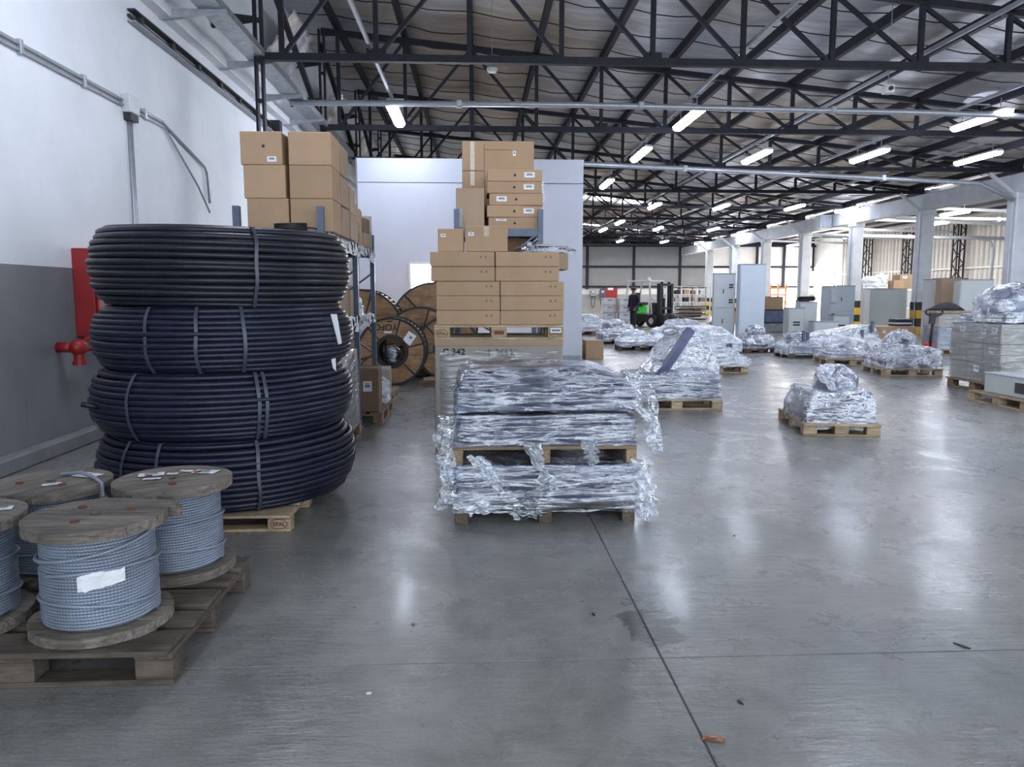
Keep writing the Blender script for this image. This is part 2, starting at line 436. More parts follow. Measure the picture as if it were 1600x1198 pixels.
# right-hand bay: corrugated side wall, lattice posts, rails and pipes
wr = MB().box((27.25, 27, 3.4), (.2, 68, 7)).build('wall_right', 'wall_far'); tag(wr, 'corrugated metal side wall of the right-hand bay', kind='structure')
for k in range(0, 64):
    y = 30.0 + k * .4
    me = CACHE.get('rib')
    if me is None:
        me = MB().prism([(0, 0), (-.09, .07), (-.09, .21), (0, .28)], 0, 5.6).mesh('corrugation', 'corrugated'); CACHE['rib'] = me
    put('corrugation', me, wr, (27.16, y, 0))
for z in (2.9, .9): boxpart('rail', (.08, 30, .1), 'wall_far', wr, (27.02, 45, z))
def lattice(x, y, lab):
    t = thing('lattice_post', lab, 'post', (x, y, 0), kind='structure')
    for sx in (-1, 1):
        for sy in (-1, 1): boxpart('corner_angle', (.06, .06, 5.3), 'steel_dark', t, (sx * .2, sy * .2, 2.65))
    z = 0
    b = MB()
    s = 1
    while z < 5.2:
        b.bar((-.2 * s, -.2, z), (.2 * s, -.2, z + .45), .04); b.bar((-.2, -.2 * s, z), (-.2, .2 * s, z + .45), .04); z += .45; s = -s
    b.build('lacing', 'steel_dark', t); t.children[-1]['kind'] = 'stuff'
for y, w in ((36.5, 'closest to the hall'), (41.2, 'second along the corrugated wall'), (46.2, 'third along the corrugated wall'), (51.0, 'fourth along the corrugated wall')):
    lattice(26.7, y, 'dark lattice steel post %s' % w)

# roof: foil insulation sagging over dark purlins
def roof_z(x): return 7.30 - .104 * (x + 3.3)
PX = [-2.99 + 1.452 * k for k in range(14)]
ceil = MB()
nx, ny = 72, 200
for j in range(ny + 1):
    y = -7 + 68 * j / ny
    for i in range(nx + 1):
        x = -4.1 + 20.9 * i / nx
        sag = .05 * math.sin((x + 2.99) / 1.452 * math.pi) ** 2
        w = .05 * noise.noise((x * .35, y * 1.3, 0)) + .035 * noise.noise((x * .9, y * 3.1, 4)) 
        edge = max(0, (-2.6 - x)) * .12 * noise.noise((x * 2, y * .9, 9))
        ceil.v.append((x, y, roof_z(x) + .2 - sag + w + edge))
for j in range(ny):
    for i in range(nx):
        a = j * (nx + 1) + i
        y = -7 + 68 * (j + .5) / ny; x = -4.1 + 20.9 * (i + .5) / nx
        if (39.4 < y < 40.9 and x < 9.5) or (53.5 < y < 54.5): continue
        ceil.f.append((a, a + 1, a + nx + 2, a + nx + 1))
ceiling = ceil.build('ceiling', 'foil', None, True); tag(ceiling, 'silver foil insulation sagging under the roof between dark purlins', kind='structure')
roofdeck = MB(); roofdeck.add([(-4.3, -7, 7.62 + .08), (17, -7, 5.42 + .08), (17, 61, 5.42 + .08), (-4.3, 61, 7.62 + .08)], [(0, 1, 2, 3)])
for x0, x1, y0, y1 in ((-4.1, 9.5, 39.4, 40.9), (-4.1, 16.8, 53.5, 54.5)):
    b = MB(); b.add([(x0, y0, roof_z(x0) + .21), (x1, y0, roof_z(x1) + .21), (x1, y1, roof_z(x1) + .21), (x0, y1, roof_z(x0) + .21)], [(0, 1, 2, 3)])
    b.build('skylight_pane', 'skylight_glow', ceiling)
for x in PX:
    b = MB(); b.bar((x, -6.5, roof_z(x) + .02), (x, 60, roof_z(x) + .02), .10, .18)
    b.build('purlin', 'steel_dark', ceiling)
seam = None
for k in range(40):
    y = 11.0 + 1.22 * k; b = MB(); pts = []
    for i in range(49):
        x = -3.9 + 20.4 * i / 48
        if i % 2 == 0 or True: pts.append((x, y + .10 * noise.noise((x * .5, k * 3.1, 2)), roof_z(x) + .13 - .055 * math.sin((x + 2.99) / 1.452 * math.pi) ** 2 - .04 * abs(noise.noise((x * .7, k, 5)))))
    b.tube(pts, .011, 4).build('insulation_seam', 'steel_dark', ceiling)
c2 = MB()
for j in range(41):
    y = 14 + 46 * j / 40
    for i in range(9):
        x = 16.8 + 10.4 * i / 8
        c2.v.append((x, y, 5.75 + .05 * noise.noise((x, y * 2, 3))))
for j in range(40):
    for i in range(8): a = j * 9 + i; c2.f.append((a, a + 1, a + 10, a + 9))
c2o = c2.build('ceiling_2', 'foil', None, True); tag(c2o, 'low foil ceiling of the right-hand bay', kind='structure')
for x in (18.3, 20, 21.7, 23.4, 25.1):
    b = MB(); b.bar((x, 14, 5.6), (x, 60, 5.6), .07, .14); b.build('purlin', 'steel_dark', c2o)
for y in (27.4, 32.4, 37.4, 42.4, 47.4, 52.4):
    b = MB(); b.bar((16.6, y, 5.25), (27.1, y, 4.95), .1, .12); b.build('rafter', 'concrete_white', c2o)
b = MB()
for k in range(5):
    y = 28.5 + 6 * k
    boxpart('skylight_pane', (4.4, 1.6, .03), 'skylight_glow', c2o, (20.2, y + 1, 5.68))

def truss(y, lab):
    t = thing('roof_truss', lab, 'truss', (0, y, 0), kind='structure')
    zc = 5.16
    MB().bar((-3.34, 0, zc), (16.3, 0, zc), .11, .11).build('bottom_chord', 'steel_dark', t)
    MB().bar((-3.34, 0, roof_z(-3.34) - .12), (16.3, 0, max(zc + .1, roof_z(16.3) - .12)), .11, .11).build('top_chord', 'steel_dark', t)
    for k, x in enumerate(PX):
        zt = roof_z(x) - .12
        if x > 16.2 or zt < zc + .15: continue
        MB().bar((x, 0, zc), (x, 0, zt), .075).build('vertical', 'steel_dark', t)
        if k + 1 < len(PX) and PX[k + 1] < 16.2:
            x2 = PX[k + 1]; zt2 = roof_z(x2) - .12
            if k < 2: a, c = (x, 0, zc), (x2, 0, zt2)
            else: a, c = (x, 0, zt), (x2, 0, zc)
            MB().bar(a, c, .06).build('diagonal', 'steel_dark', t)
    for x in PX[1::3]:
        boxpart('gusset_plate', (.3, .025, .2), 'steel_dark', t, (x, 0, zc + .05))
    for dx in (-.05, .05): boxpart('end_post', (.035, .12, 7.2), 'steel_dark', t, (-3.34 + dx, 0, 3.62))
    for q in range(12): boxpart('batten_plate', (.1, .1, .05), 'steel_dark', t, (-3.34, 0, .3 + .6 * q))
    for z in (5.7, 6.5):
        MB().prism([(-3.36, -.02), (-4.04, -.12), (-4.04, .12), (-3.36, .05)], -.03, .03, 'y').build('wall_bracket', 'steel_dark', t, loc=(0, 0, z))
ORD = ['first', 'second', 'third', 'fourth', 'fifth', 'sixth', 'seventh', 'eighth', 'ninth', 'tenth']
for k in range(10):
    truss(12.4 + 5 * k, 'dark steel roof truss, %s across the hall counting away from the cable coils' % ORD[k])
# bracing along the left end posts, sheared insulation flaps
br = thing('wall_bracing', 'dark diagonal steel bracing between truss posts along the left wall', 'bracing', (0, 0, 0), kind='structure')
for y in (12.4, 17.4, 22.4):
    MB().bar((-3.34, y, 6.9), (-3.34, y + 5, 5.1), .09).build('brace', 'steel_dark', br)
    MB().bar((-3.34, y, 5.2), (-3.34, y + 5, 5.2), .06).build('brace', 'steel_dark', br)
for k, (y, z, ln) in enumerate(((15.2, 6.35, 1.7), (19.6, 6.1, 2.0), (24.6, 6.0, 2.0))):
    b = MB(); n1, n2 = 16, 10
    for i in range(n1 + 1):
        for j in range(n2 + 1):
            u, v = i / n1, j / n2
            b.v.append((-3.98 + .55 * v + .06 * noise.noise((u * 6, v * 6, k)), y + ln * u + .08 * noise.noise((u * 5, v * 5, k + 8)), z + .5 - .8 * (1 - v) + .12 * noise.noise((u * 7, v * 7, k + 3))))
    for i in range(n1):
        for j in range(n2): a = i * (n2 + 1) + j; b.f.append((a, a + 1, a + n2 + 2, a + n2 + 1))
    o = b.build('insulation_flap', 'foil', None, True)
    sm = o.modifiers.new('thickness', 'SOLIDIFY'); sm.thickness = .03
    tag(o, 'crumpled foil insulation flap hanging by the left wall, %s along' % ORD[k], 'insulation', 'loose insulation flaps')

# concrete columns, beam
bm_ = MB().box((16.4, 38, 4.80), (.34, 46, .58), b=.02).build('concrete_beam', 'concrete_white'); tag(bm_, 'long pale concrete beam carried by the row of columns', 'beam', kind='structure')
COLY = [22.55, 27.35, 32.4, 37.5, 42.6, 47.9, 53.0]
for k, y in enumerate(COLY):
    t = thing('concrete_column', 'pale concrete column, %s of the row from the wrapped carton stack' % ORD[k], 'column', (16.4, y, 0), kind='structure')
    MB().box((0, 0, 2.3), (.46, .46, 4.5), b=.03).build('shaft', 'concrete_white', t)
    MB().box((0, 0, 4.44), (.52, .52, .2), b=.03).build('capital', 'concrete_white', t)
    for q, z in enumerate((.1, .4, .7, 1.0)):
        boxpart('stripe', (.48, .48, .296), 'yellow' if q % 2 == 0 else 'black', t, (0, 0, z + .05))
    MB().tube([(-.26, -.1, 0.05), (-.26, -.1, 4.4)], .02, 6).build('conduit', 'conduit', t)
    MB().bar((-.2, 0, 4.5), (-1.0, 0, 5.1), .09).build('corbel_brace', 'concrete_white', t)

# the white partition room
pr = thing('wall_partition', 'white flat-panel partition room standing across the hall behind the carton stack', None, (0, 0, 0), kind='structure')
pz = [0, 1.3, 3.98, 4.48]
for a, c in ((-2.62, .0), (.0, 2.42)):
    for z0, z1 in ((.0, 3.95), (3.965, 4.48)):
        boxpart('panel', (c - a - .008, .08, z1 - z0), 'partition', pr, ((a + c) / 2, 17.3, (z0 + z1) / 2), b=.004)
for x in (-2.62, 2.38): boxpart('panel', (.08, 6.9, 4.48), 'partition', pr, (x, 20.8, 2.24))
boxpart('panel', (5.06, 7, .06), 'partition', pr, (-.1, 20.8, 4.46))
boxpart('skirting', (5.0, .02, .1), 'steel_grey', pr, (-.1, 17.25, .05))
w4 = boxpart('window_4', (1.5, .05, 1.35), 'daylight', None, (-.72, 17.24, 1.5)); tag(w4, 'bright lit window in the white partition behind the cable drums', kind='structure')
for s in (-1, 1):
    boxpart('window_frame', (.05, .08, 1.4), 'guard_white', w4, (s * .76, -.01, 0)); boxpart('window_frame', (1.55, .08, .05), 'guard_white', w4, (0, -.01, s * .69))

# ------------------------------------------------------------------ lamps
def lamp(x, y, lab, z=5.08):
    t = thing('tube_light', lab, 'light', (x, y, z), group='long tube lights under the trusses')
    MB().prism([(-.115, .03), (-.07, .085), (.07, .085), (.115, .03)], -.86, .86, 'y').build('housing', 'guard_white', t)
    b = MB(); pr_ = [(-.108, .03), (-.098, -.025), (-.05, -.06), (.05, -.06), (.098, -.025), (.108, .03)]
    b.prism(pr_, -.84, .84, 'y').build('diffuser', 'tube_glow', t)
    boxpart('mount_bar', (.34, .05, .02), 'galvanised', t, (0, 0, .31 if x < 16.5 else .94)) 
    for s in (-1, 1):
        MB().tube([(0, s * .6, .07), (0, s * .6, .3 if x < 16.5 else .95)], .008, 5).build('hanger', 'galvanised', t)
ROWS = [('row beside the left wall', [(-1.6, 15.85), (-1.75, 6.6)]),
        ('row right of the carton tower', [(4.4, 15.95), (4.27, 19.9), (4.3, 25.2), (4.4, 7.4)]),
        ('row over the grey cabinets', [(7.38, 20.1), (7.35, 31.4), (7.3, 38.7), (7.2, 43.2), (7.4, 7.0)]),
        ('row over the long wrapped load', [(10.45, 15.7), (10.25, 19.8), (10.2, 31.6), (10.1, 42.2), (9.9, 52.3), (10.4, 7.2)]),
        ('row left of the column line', [(13.3, 20.0), (13.3, 31.6), (13.3, 42.5), (13.1, 52.8), (13.3, 9.5)]),
        ('row against the concrete beam', [(15.9, 32.4), (15.9, 46.0), (15.9, 54.0)]),
        ('right-hand bay', [(19.5, 30.5), (21.5, 35.0), (21.5, 43.0), (21.5, 51.0)])]
for rn, pts in ROWS:
    pts = sorted(pts, key=lambda q: q[1])
    for k, (x, y) in enumerate(pts):
        lamp(x, y, 'lit tube light, %s from the near end, %s' % (ORD[k], rn), 4.75 if rn == 'right-hand bay' else 5.08)
for rn, x in (('left wall side', -1.62), ('right of the carton tower', 4.33), ('over the grey cabinets', 7.35), ('over the long wrapped load', 10.3), ('left of the column line', 13.3)):
    b = MB(); b.bar((x, -2, 5.42), (x, 56 if x > 3 else 16.8, 5.42), .05, .06)
    if x < 0: b = MB(); b.bar((x, -2, 5.35), (x, 16.6, 5.3), .05, .06)
    tag(b.build('lamp_rail', 'conduit'), 'grey galvanised lamp rail running down the hall %s' % rn, 'rail')

# cross pipes under the trusses
def pipe(pts, r, mat, lab, cat='pipe', name='drain_pipe', couplings=()):
    o = MB().tube(pts, r, 10).build(name, mat, None, True); tag(o, lab, cat)
    for c in couplings: MB().box((0, 0, 0), (.12, r * 2.6, r * 2.6), b=.02).build('coupling', mat, o, loc=c)
pipe([(-3.5, 15.0, 5.10), (2, 15.0, 5.12), (9, 15.0, 5.05), (13, 15.0, 4.95), (16.2, 15, 4.9)], .055, 'conduit', 'grey pipe crossing the hall by the closest lit lamps', couplings=[(-.3, 15, 5.11), (3.2, 15, 5.12), (7.0, 15, 5.08)])
pipe([(-3.5, 21.6, 5.2), (3.2, 21.8, 5.14), (10, 22.2, 4.95), (15.0, 22.4, 4.78), (16.1, 22.4, 4.3)], .07, 'conduit', 'grey pipe sloping across the hall to the first column', couplings=[(6, 21.97, 5.06), (12, 22.28, 4.89)])
pipe([(16.8, 30, 4.5), (27.1, 30, 4.4)], .07, 'concrete_white', 'white pipe crossing the right-hand bay between columns, upper of two', couplings=[(21, 30, 4.455)])
pipe([(16.8, 38, 4.45), (27.1, 38, 4.3)], .09, 'concrete_white', 'white pipe crossing the right-hand bay further back', couplings=[(22, 38, 4.37)])
pipe([(16.8, 36.5, 4.25), (24.6, 36.5, 4.2), (25.2, 36.5, 4.1), (25.4, 36.5, 3.7), (25.4, 36.5, -.02)], .07, 'galvanised', 'steel pipe with a downward elbow by the corrugated wall')
cm = thing('hanging_camera', 'small white box camera hung from the ceiling right of centre', 'camera', (7.0, 13.0, 4.95))
boxpart('body', (.16, .16, .14), 'guard_white', cm, b=.015); MB().lathe([(.035, -.12), (.035, -.07)], 12, 'y').build('lens', 'black', cm)
MB().tube([(0, 0, .07), (0, 0, 1.38)], .008, 5).build('hanger', 'galvanised', cm)
sd = thing('smoke_detector', 'white smoke detector hanging on a wire above the carton tower', 'detector', (.28, 12.9, 5.15))
MB().lathe([(.0, -.04), (.07, -.035), (.09, 0), (.09, .03), (0, .035)], 16).build('body', 'guard_white', sd)
MB().tube([(0, 0, .03), (0, 0, 1.9)], .004, 4).build('wire', 'galvanised', sd)
sp = thing('wall_speaker', 'pale box speaker fixed to the concrete beam', 'speaker', (15.9, 34.5, 4.75))
boxpart('body', (.5, .6, .6), 'cabinet', sp, b=.03); boxpart('grille', (.4, .04, .5), 'steel_grey', sp, (0, -.31, 0))

# ------------------------------------------------------------------ fittings on the left wall
cd = thing('wall_conduit', 'twin galvanised conduit with a junction box high on the white wall', 'conduit', (-4.03, 0, 0))
for dz in (0, .055):
    MB().tube([(0, -3, 3.66 + dz), (0, 9.15, 3.66 + dz)], .019, 8).build('pipe', 'conduit', cd, True)
    MB().tube([(0, 9.3 + dz, 3.60), (0, 9.3 + dz, .2)], .019, 8).build('pipe', 'conduit', cd, True)
    MB().tube([(0, 9.4, 3.66 + dz), (0, 10.3, 3.66 + dz)], .019, 8).build('pipe', 'conduit', cd, True)
MB().tube([(0, 10.3, 3.70), (.02, 11.7, 3.38), (.02, 11.78, 3.3), (.02, 11.85, 2.87)], .018, 8).build('loose_cable', 'steel_grey', cd, True)
MB().tube([(.01, 10.3, 3.66), (.05, 11.3, 3.05), (.06, 11.72, 2.72)], .014, 8).build('loose_cable', 'steel_grey', cd, True)
boxpart('junction_box', (.1, .26, .2), 'cabinet', cd, (.03, 9.3, 3.69), b=.01)
boxpart('junction_cap', (.09, .2, .08), 'black', cd, (.02, 9.31, 3.55))
for y in (6.0, 7.2, 8.3, 9.75): boxpart('clip', (.05, .05, .13), 'conduit', cd, (0, y, 3.69), b=.005)
for z in (2.2, 1.0): boxpart('clip', (.05, .12, .05), 'conduit', cd, (0, 9.33, z), b=.005)
ch = thing('slotted_channel', 'dark slotted steel channel rail fixed high on the white wall', 'rail', (-4.03, 0, 4.74))
boxpart('web', (.03, 6.3, .035), 'black', ch, (.0, 12.6, 0))
for z in (-.065, .065): boxpart('lip', (.09, 6.3, .022), 'steel_grey' if z < 0 else 'black', ch, (.035, 12.6, z))
for k in range(7): boxpart('rung', (.06, .08, .11), 'black', ch, (.03, 9.7 + k * .95, 0))
boxpart('end_stop', (.2, .2, .5), 'black', ch, (.1, 15.6, -.1))
ct = thing('cable_tray', 'galvanised cable tray on wall brackets along the top of the left wall', 'tray', (-3.4, 0, 5.16))
boxpart('tray_floor', (.3, 24, .02), 'galvanised', ct, (0, 9, 0))
for s in (-1, 1): boxpart('tray_side', (.02, 24, .1), 'galvanised', ct, (s * .15, 9, .05))
for k, y in enumerate((6.4, 8.4, 10.4, 12.6, 14.6, 16.6)):
    MB().prism([(-.62, -.14), (.22, -.03), (.22, .0), (-.62, .0)], -.03, .03, 'y').build('bracket', 'galvanised', ct, loc=(0, y, -.015))
MB().tube([(.05, -2, .05), (.03, 6, .05), (-.02, 12, .045), (.02, 20.5, .05)], .03, 8).build('cable', 'black', ct)
hc = thing('fire_hose_cabinet', 'dark red fire hose cabinet on the left wall beside the cable coils', 'cabinet', (-4.05, 7.86, 1.08))
boxpart('body', (.2, .7, .89), 'red', hc, (.1, .35, .445), b=.008); boxpart('door', (.02, .62, .8), 'red', hc, (.21, .35, .445), b=.006)
boxpart('door_latch', (.03, .04, .1), 'galvanised', hc, (.235, .62, .45))
boxpart('hinge', (.02, .02, .1), 'red', hc, (.225, .045, .7)); boxpart('hinge', (.02, .02, .1), 'red', hc, (.225, .045, .2))
hv = thing('hydrant_valve', 'red hydrant valve with capped outlet below the fire hose cabinet', 'valve', (-4.05, 7.5, 1.0))
MB().tube([(0, 0, 0), (.16, 0, 0)], .05, 12).build('stub_pipe', 'red', hv, True)
MB().lathe([(.0, -.09), (.055, -.085), (.075, -.04), (.08, 0), (.07, .05), (.03, .07), (0, .075)], 16, 'y', (.2, 0, 0)).build('valve_body', 'red', hv, True)
MB().lathe([(.05, 0), (.05, -.1), (.062, -.1), (.062, -.14), (0, -.14)], 14, 'z', (.2, 0, -.03)).build('outlet_cap', 'red', hv)
MB().tube([(.2, .06, 0), (.2, .2, .02)], .02, 8).build('valve_stem', 'red', hv)
MB().lathe([(.055, .0), (.075, .008), (.055, .016), (.045, .008)], 16, 'y', (.2, .2, .02), True).build('handwheel', 'red_bright', hv)

# ------------------------------------------------------------------ pallets
def stringer_pallet(lab, loc, rz, L_, W, H, mat, sw=.07):
    t = thing('wooden_pallet', lab, 'pallet', loc, rz, 'wooden pallets')
    for i in range(6):
        boxpart('deck_board', (L_, W / 7.4, .024), mat, t, (0, -W / 2 + W / 14.8 + (W - W / 7.4) * i / 5, H - .012), b=.003)
    for i in (-1, 0, 1):
        boxpart('stringer', (W, sw, H - .024), mat, t, (i * (L_ / 2 - sw / 2), 0, (H - .024) / 2), (0, 0, R(90)), b=.004)
    return t
def pallet(lab, loc, rz=0, L_=1.2, W=.8, H=.144, mat='pallet_new', stamp=None, group='wooden pallets', worn=0):
    t = thing('wooden_pallet', lab, 'pallet', loc, rz, group)
    k = H / .144
    wide = [.145, .1, .145, .1, .145]; span = W - .145
    for i in range(5):
        y = -W / 2 + .0725 + span * i / 4
        boxpart('deck_board', (L_, wide[i] * W / .8, .022 * k), mat, t, (random.uniform(-1, 1) * .012 * worn, y, H - .011 * k), (0, 0, random.uniform(-1, 1) * .012 * worn), b=.003)
    for i in (-1, 0, 1):
        boxpart('stringer_board', (W, .145, .022 * k), mat, t, (i * (L_ / 2 - .0725), 0, H - .033 * k), (0, 0, R(90)), b=.003)
        for j in (-1, 0, 1):
            boxpart('block', (.145, .11, .078 * k), mat, t, (i * (L_ / 2 - .0725), j * (W / 2 - .055), .061 * k), b=.004)
    for j in (-1, 0, 1):
        boxpart('skid', (L_, .1, .022 * k), mat, t, (0, j * (W / 2 - .05), .011 * k), b=.003)
    if stamp:
        for x, word in stamp:
            y = -W / 2 - .002
            ring = MB().lathe([(.05, 0), (.056, 0), (.056, .002), (.05, .002)], 24, 'y', (0, 0, 0), True)
            ring.v = [(a, b_, c * .62) for a, b_, c in ring.v]
            ring.build('stamp_ring', 'ink_brown', t, loc=(x, y - .001, .061 * k))
            text('stamp_lettering', word, .036, 'ink_brown', t, (x, y, .061 * k), FRONT)
    return t

# ------------------------------------------------------------------ cartons
def carton(lab, loc, d, rz=0, mat='carton', sticker=None, seam=True, group=None, marks=None, hole=None, name='cardboard_box', tapeside=False, cat='box'):
    """box standing on loc (its base centre), front towards -Y. sticker = (x, z, w, h) on the front"""
    k = ('carton', tuple(round(x, 3) for x in d), mat)
    if k not in CACHE: CACHE[k] = MB().box((0, 0, d[2] / 2), d, None, .006).mesh('carton', mat)
    o = put(name, CACHE[k], None, loc, (0, 0, rz)); tag(o, lab, cat, group)
    f = -d[1] / 2
    if seam:
        boxpart('tape_strip', (d[0] - .004, .06, .0016), 'tape', o, (0, 0, d[2]))
        if tapeside:
            boxpart('tape_strip', (.05, .002, .09), 'tape', o, (0, f, d[2] - .05)); 
    if sticker:
        x, z, w, h = sticker
        s = boxpart('shipping_label', (w, .002, h), 'paper', o, (x, f - .0012, z))
        boxpart('print_bar', (w * .6, .0012, h * .25), 'paper_print', s, (0, -.0014, h * .02)); boxpart('print_bar', (w * .45, .0012, h * .1), 'paper_print', s, (0, -.0014, h * .25))
    if hole: MB().lathe([(.0, 0), (.014, 0), (.014, -.002), (0, -.002)], 12, 'y').build('grip_hole', 'ink', o, loc=(hole[0], f, hole[1]))
    if marks:
        for x in marks:
            MB().prism([(-.012, -.01), (.012, -.01), (0, .014)], f - .0016, f, 'y').build('print_mark', 'carton_dark', o, loc=(x, 0, d[2] * .68))
    return o

# ------------------------------------------------------------------ stretch film and wrapped loads
def film(parent, pts, mat='film', bottom=0.0, n=72, m=26, amp=.010, seed=0, inflate=.012, name='stretch_film', skew=0, zf=26):
    """film stretched tight over the load: hull of its corners, cast out from the middle, wrinkled"""
    bm = bmesh.new()
    zmin = bottom
    allp = [Vector(p) for p in pts]; allp += [Vector((p.x, p.y, zmin - .6)) for p in allp if p.z < zmin + .25]
    for p in allp: bm.verts.new(p)
    bmesh.ops.convex_hull(bm, input=bm.verts[:]); bm.normal_update()
    tree = BVHTree.FromBMesh(bm)
    x0, x1 = min(p.x for p in allp), max(p.x for p in allp); y0, y1 = min(p.y for p in allp), max(p.y for p in allp); z1 = max(p.z for p in allp)
    # a middle that is surely inside
    c = Vector(((x0 + x1) / 2, (y0 + y1) / 2, zmin + (z1 - zmin) * .3))
    hx, hy = (x1 - x0) / 2, (y1 - y0) / 2
    b = MB()
    ms = int(m * .68)
    for j in range(m):
        for i in range(n):
            u = 2 * math.pi * i / n
            cu, su = math.cos(u), math.sin(u)
            q = max(abs(cu), abs(su)); ex = .55
            px_, py_ = cu / q ** ex, su / q ** ex
            if j < ms:
                tz = zmin + (z1 - zmin) * j / (ms - 1); s = 1.0
            else:
                tz = z1; s = 1 - (j - ms + 1) / (m - ms)
            d = Vector((px_ * hx * s, py_ * hy * s, tz - c.z + (1e-4)))
            h = tree.ray_cast(c, d.normalized())
            p = h[0] if h[0] is not None else c + d
            nr = (p - c); nr.z *= .6
            nr = nr.normalized()
            if j == 0: p.z = zmin
            w = noise.noise((p.x * 2.2 + seed * 3.1, p.y * 2.2, (p.z + skew * p.x) * zf)) * amp
            w += noise.noise((p.x * 5 + seed, p.y * 5, p.z * 6 + 7)) * amp * 1.1
            w += abs(noise.noise((p.x * 9 + seed, p.y * 9, p.z * 9 + 2))) * amp * .9
            p = p + nr * (inflate + w)
            if j == 0: p.z = zmin + noise.noise((p.x * 6, p.y * 6, seed)) * .02
            b.v.append(tuple(p))
    bm.free()
    for j in range(m - 1):
        for i in range(n):
            i2 = (i + 1) % n
            b.f.append((j * n + i, j * n + i2, (j + 1) * n + i2, (j + 1) * n + i))
    b.f.append(tuple((m - 1) * n + i for i in range(n)))
    return b.build(name, mat, parent, True)
def corners(c, d, rz=0):
    m = Matrix.Rotation(rz, 3, 'Z')
    return [Vector(c) + m @ Vector((x * d[0] / 2, y * d[1] / 2, z * d[2] / 2)) for x in (-1, 1) for y in (-1, 1) for z in (-1, 1)]
def lump(c, d, n=26):
    out = []
    for i in range(n):
        z = 1 - 2 * (i + .5) / n; r = math.sqrt(1 - z * z); a = i * 2.39996
        out.append(Vector((c[0] + d[0] / 2 * r * math.cos(a), c[1] + d[1] / 2 * r * math.sin(a), c[2] + d[2] / 2 * z)))
    return out
def loose(parent, pts, wd, mat='film', seed=0, name='loose_film'):
    """a hanging tail of film: crumpled ribbon along pts"""
    b = MB(); pts = [Vector(p) for p in pts]; n = 44; m = 14
    for i in range(n + 1):
        t = i / n * (len(pts) - 1); k = min(int(t), len(pts) - 2); p = pts[k].lerp(pts[k + 1], t - k)
        w = wd * (1 - .5 * i / n) * (1 + .4 * noise.noise((i * .2, seed, 1)))
        for j in range(m + 1):
            v = j / m - .5
            b.v.append((p.x + v * w + .03 * noise.noise((i * .18, j * .25, seed)), p.y + .05 * noise.noise((i * .2, j * .4, seed + 5)), p.z + .03 * noise.noise((i * .18, j * .3, seed + 9))))
    for i in range(n):
        for j in range(m): a = i * (m + 1) + j; b.f.append((a, a + 1, a + m + 2, a + m + 1))
    return b.build(name, mat, parent, True)
def load(lab, loc, rz, boxes, lumps=(), filmmat='film', bottom=.0, seed=0, group='film wrapped loads on the floor', amp=.012, cargo='sheet_metal', n=72, m=26, cat='load', zf=26):
    """boxes: (cx, cy, z0, sx, sy, sz[, mat]) in local coordinates above loc"""
    t = thing('wrapped_load', lab, cat, loc, rz, group)
    pts = []; tops = []
    for bx in boxes:
        cx, cy, z0, sx, sy, sz = bx[:6]; mt = bx[6] if len(bx) > 6 else cargo
        boxpart('wrapped_item', (sx, sy, sz - .003), mt, t, (cx, cy, z0 + sz / 2), b=.008)
        pts += corners((cx, cy, z0 + sz / 2), (sx, sy, sz))
    for k, (c, d) in enumerate(lumps):
        tops.append((lump(c, d), c, d))
        b = MB(); bm = bmesh.new(); bmesh.ops.create_icosphere(bm, subdivisions=3, radius=1)
        for v in bm.verts:
            q = v.co * (.9 + .22 * noise.noise(v.co * 2.2 + Vector((seed, k, 0))))
            v.co = Vector((c[0] + q.x * d[0] / 2, c[1] + q.y * d[1] / 2, max(c[2] + q.z * d[2] / 2, .0)))
        bm.verts.index_update()
        b.add([v.co.copy() for v in bm.verts], [tuple(v.index for v in f.verts) for f in bm.faces]); bm.free()
        b.build('wrapped_bundle', cargo, t, True)
    film(t, pts, filmmat, bottom, n, m, amp, seed, zf=zf)
    for k, (lp, c, d) in enumerate(tops):
        film(t, lp, filmmat, max(c[2] - d[2] * .42, .0), max(30, n * 2 // 3), max(16, m * 2 // 3), amp * 1.2, seed + k + .5, zf=9)
    return t

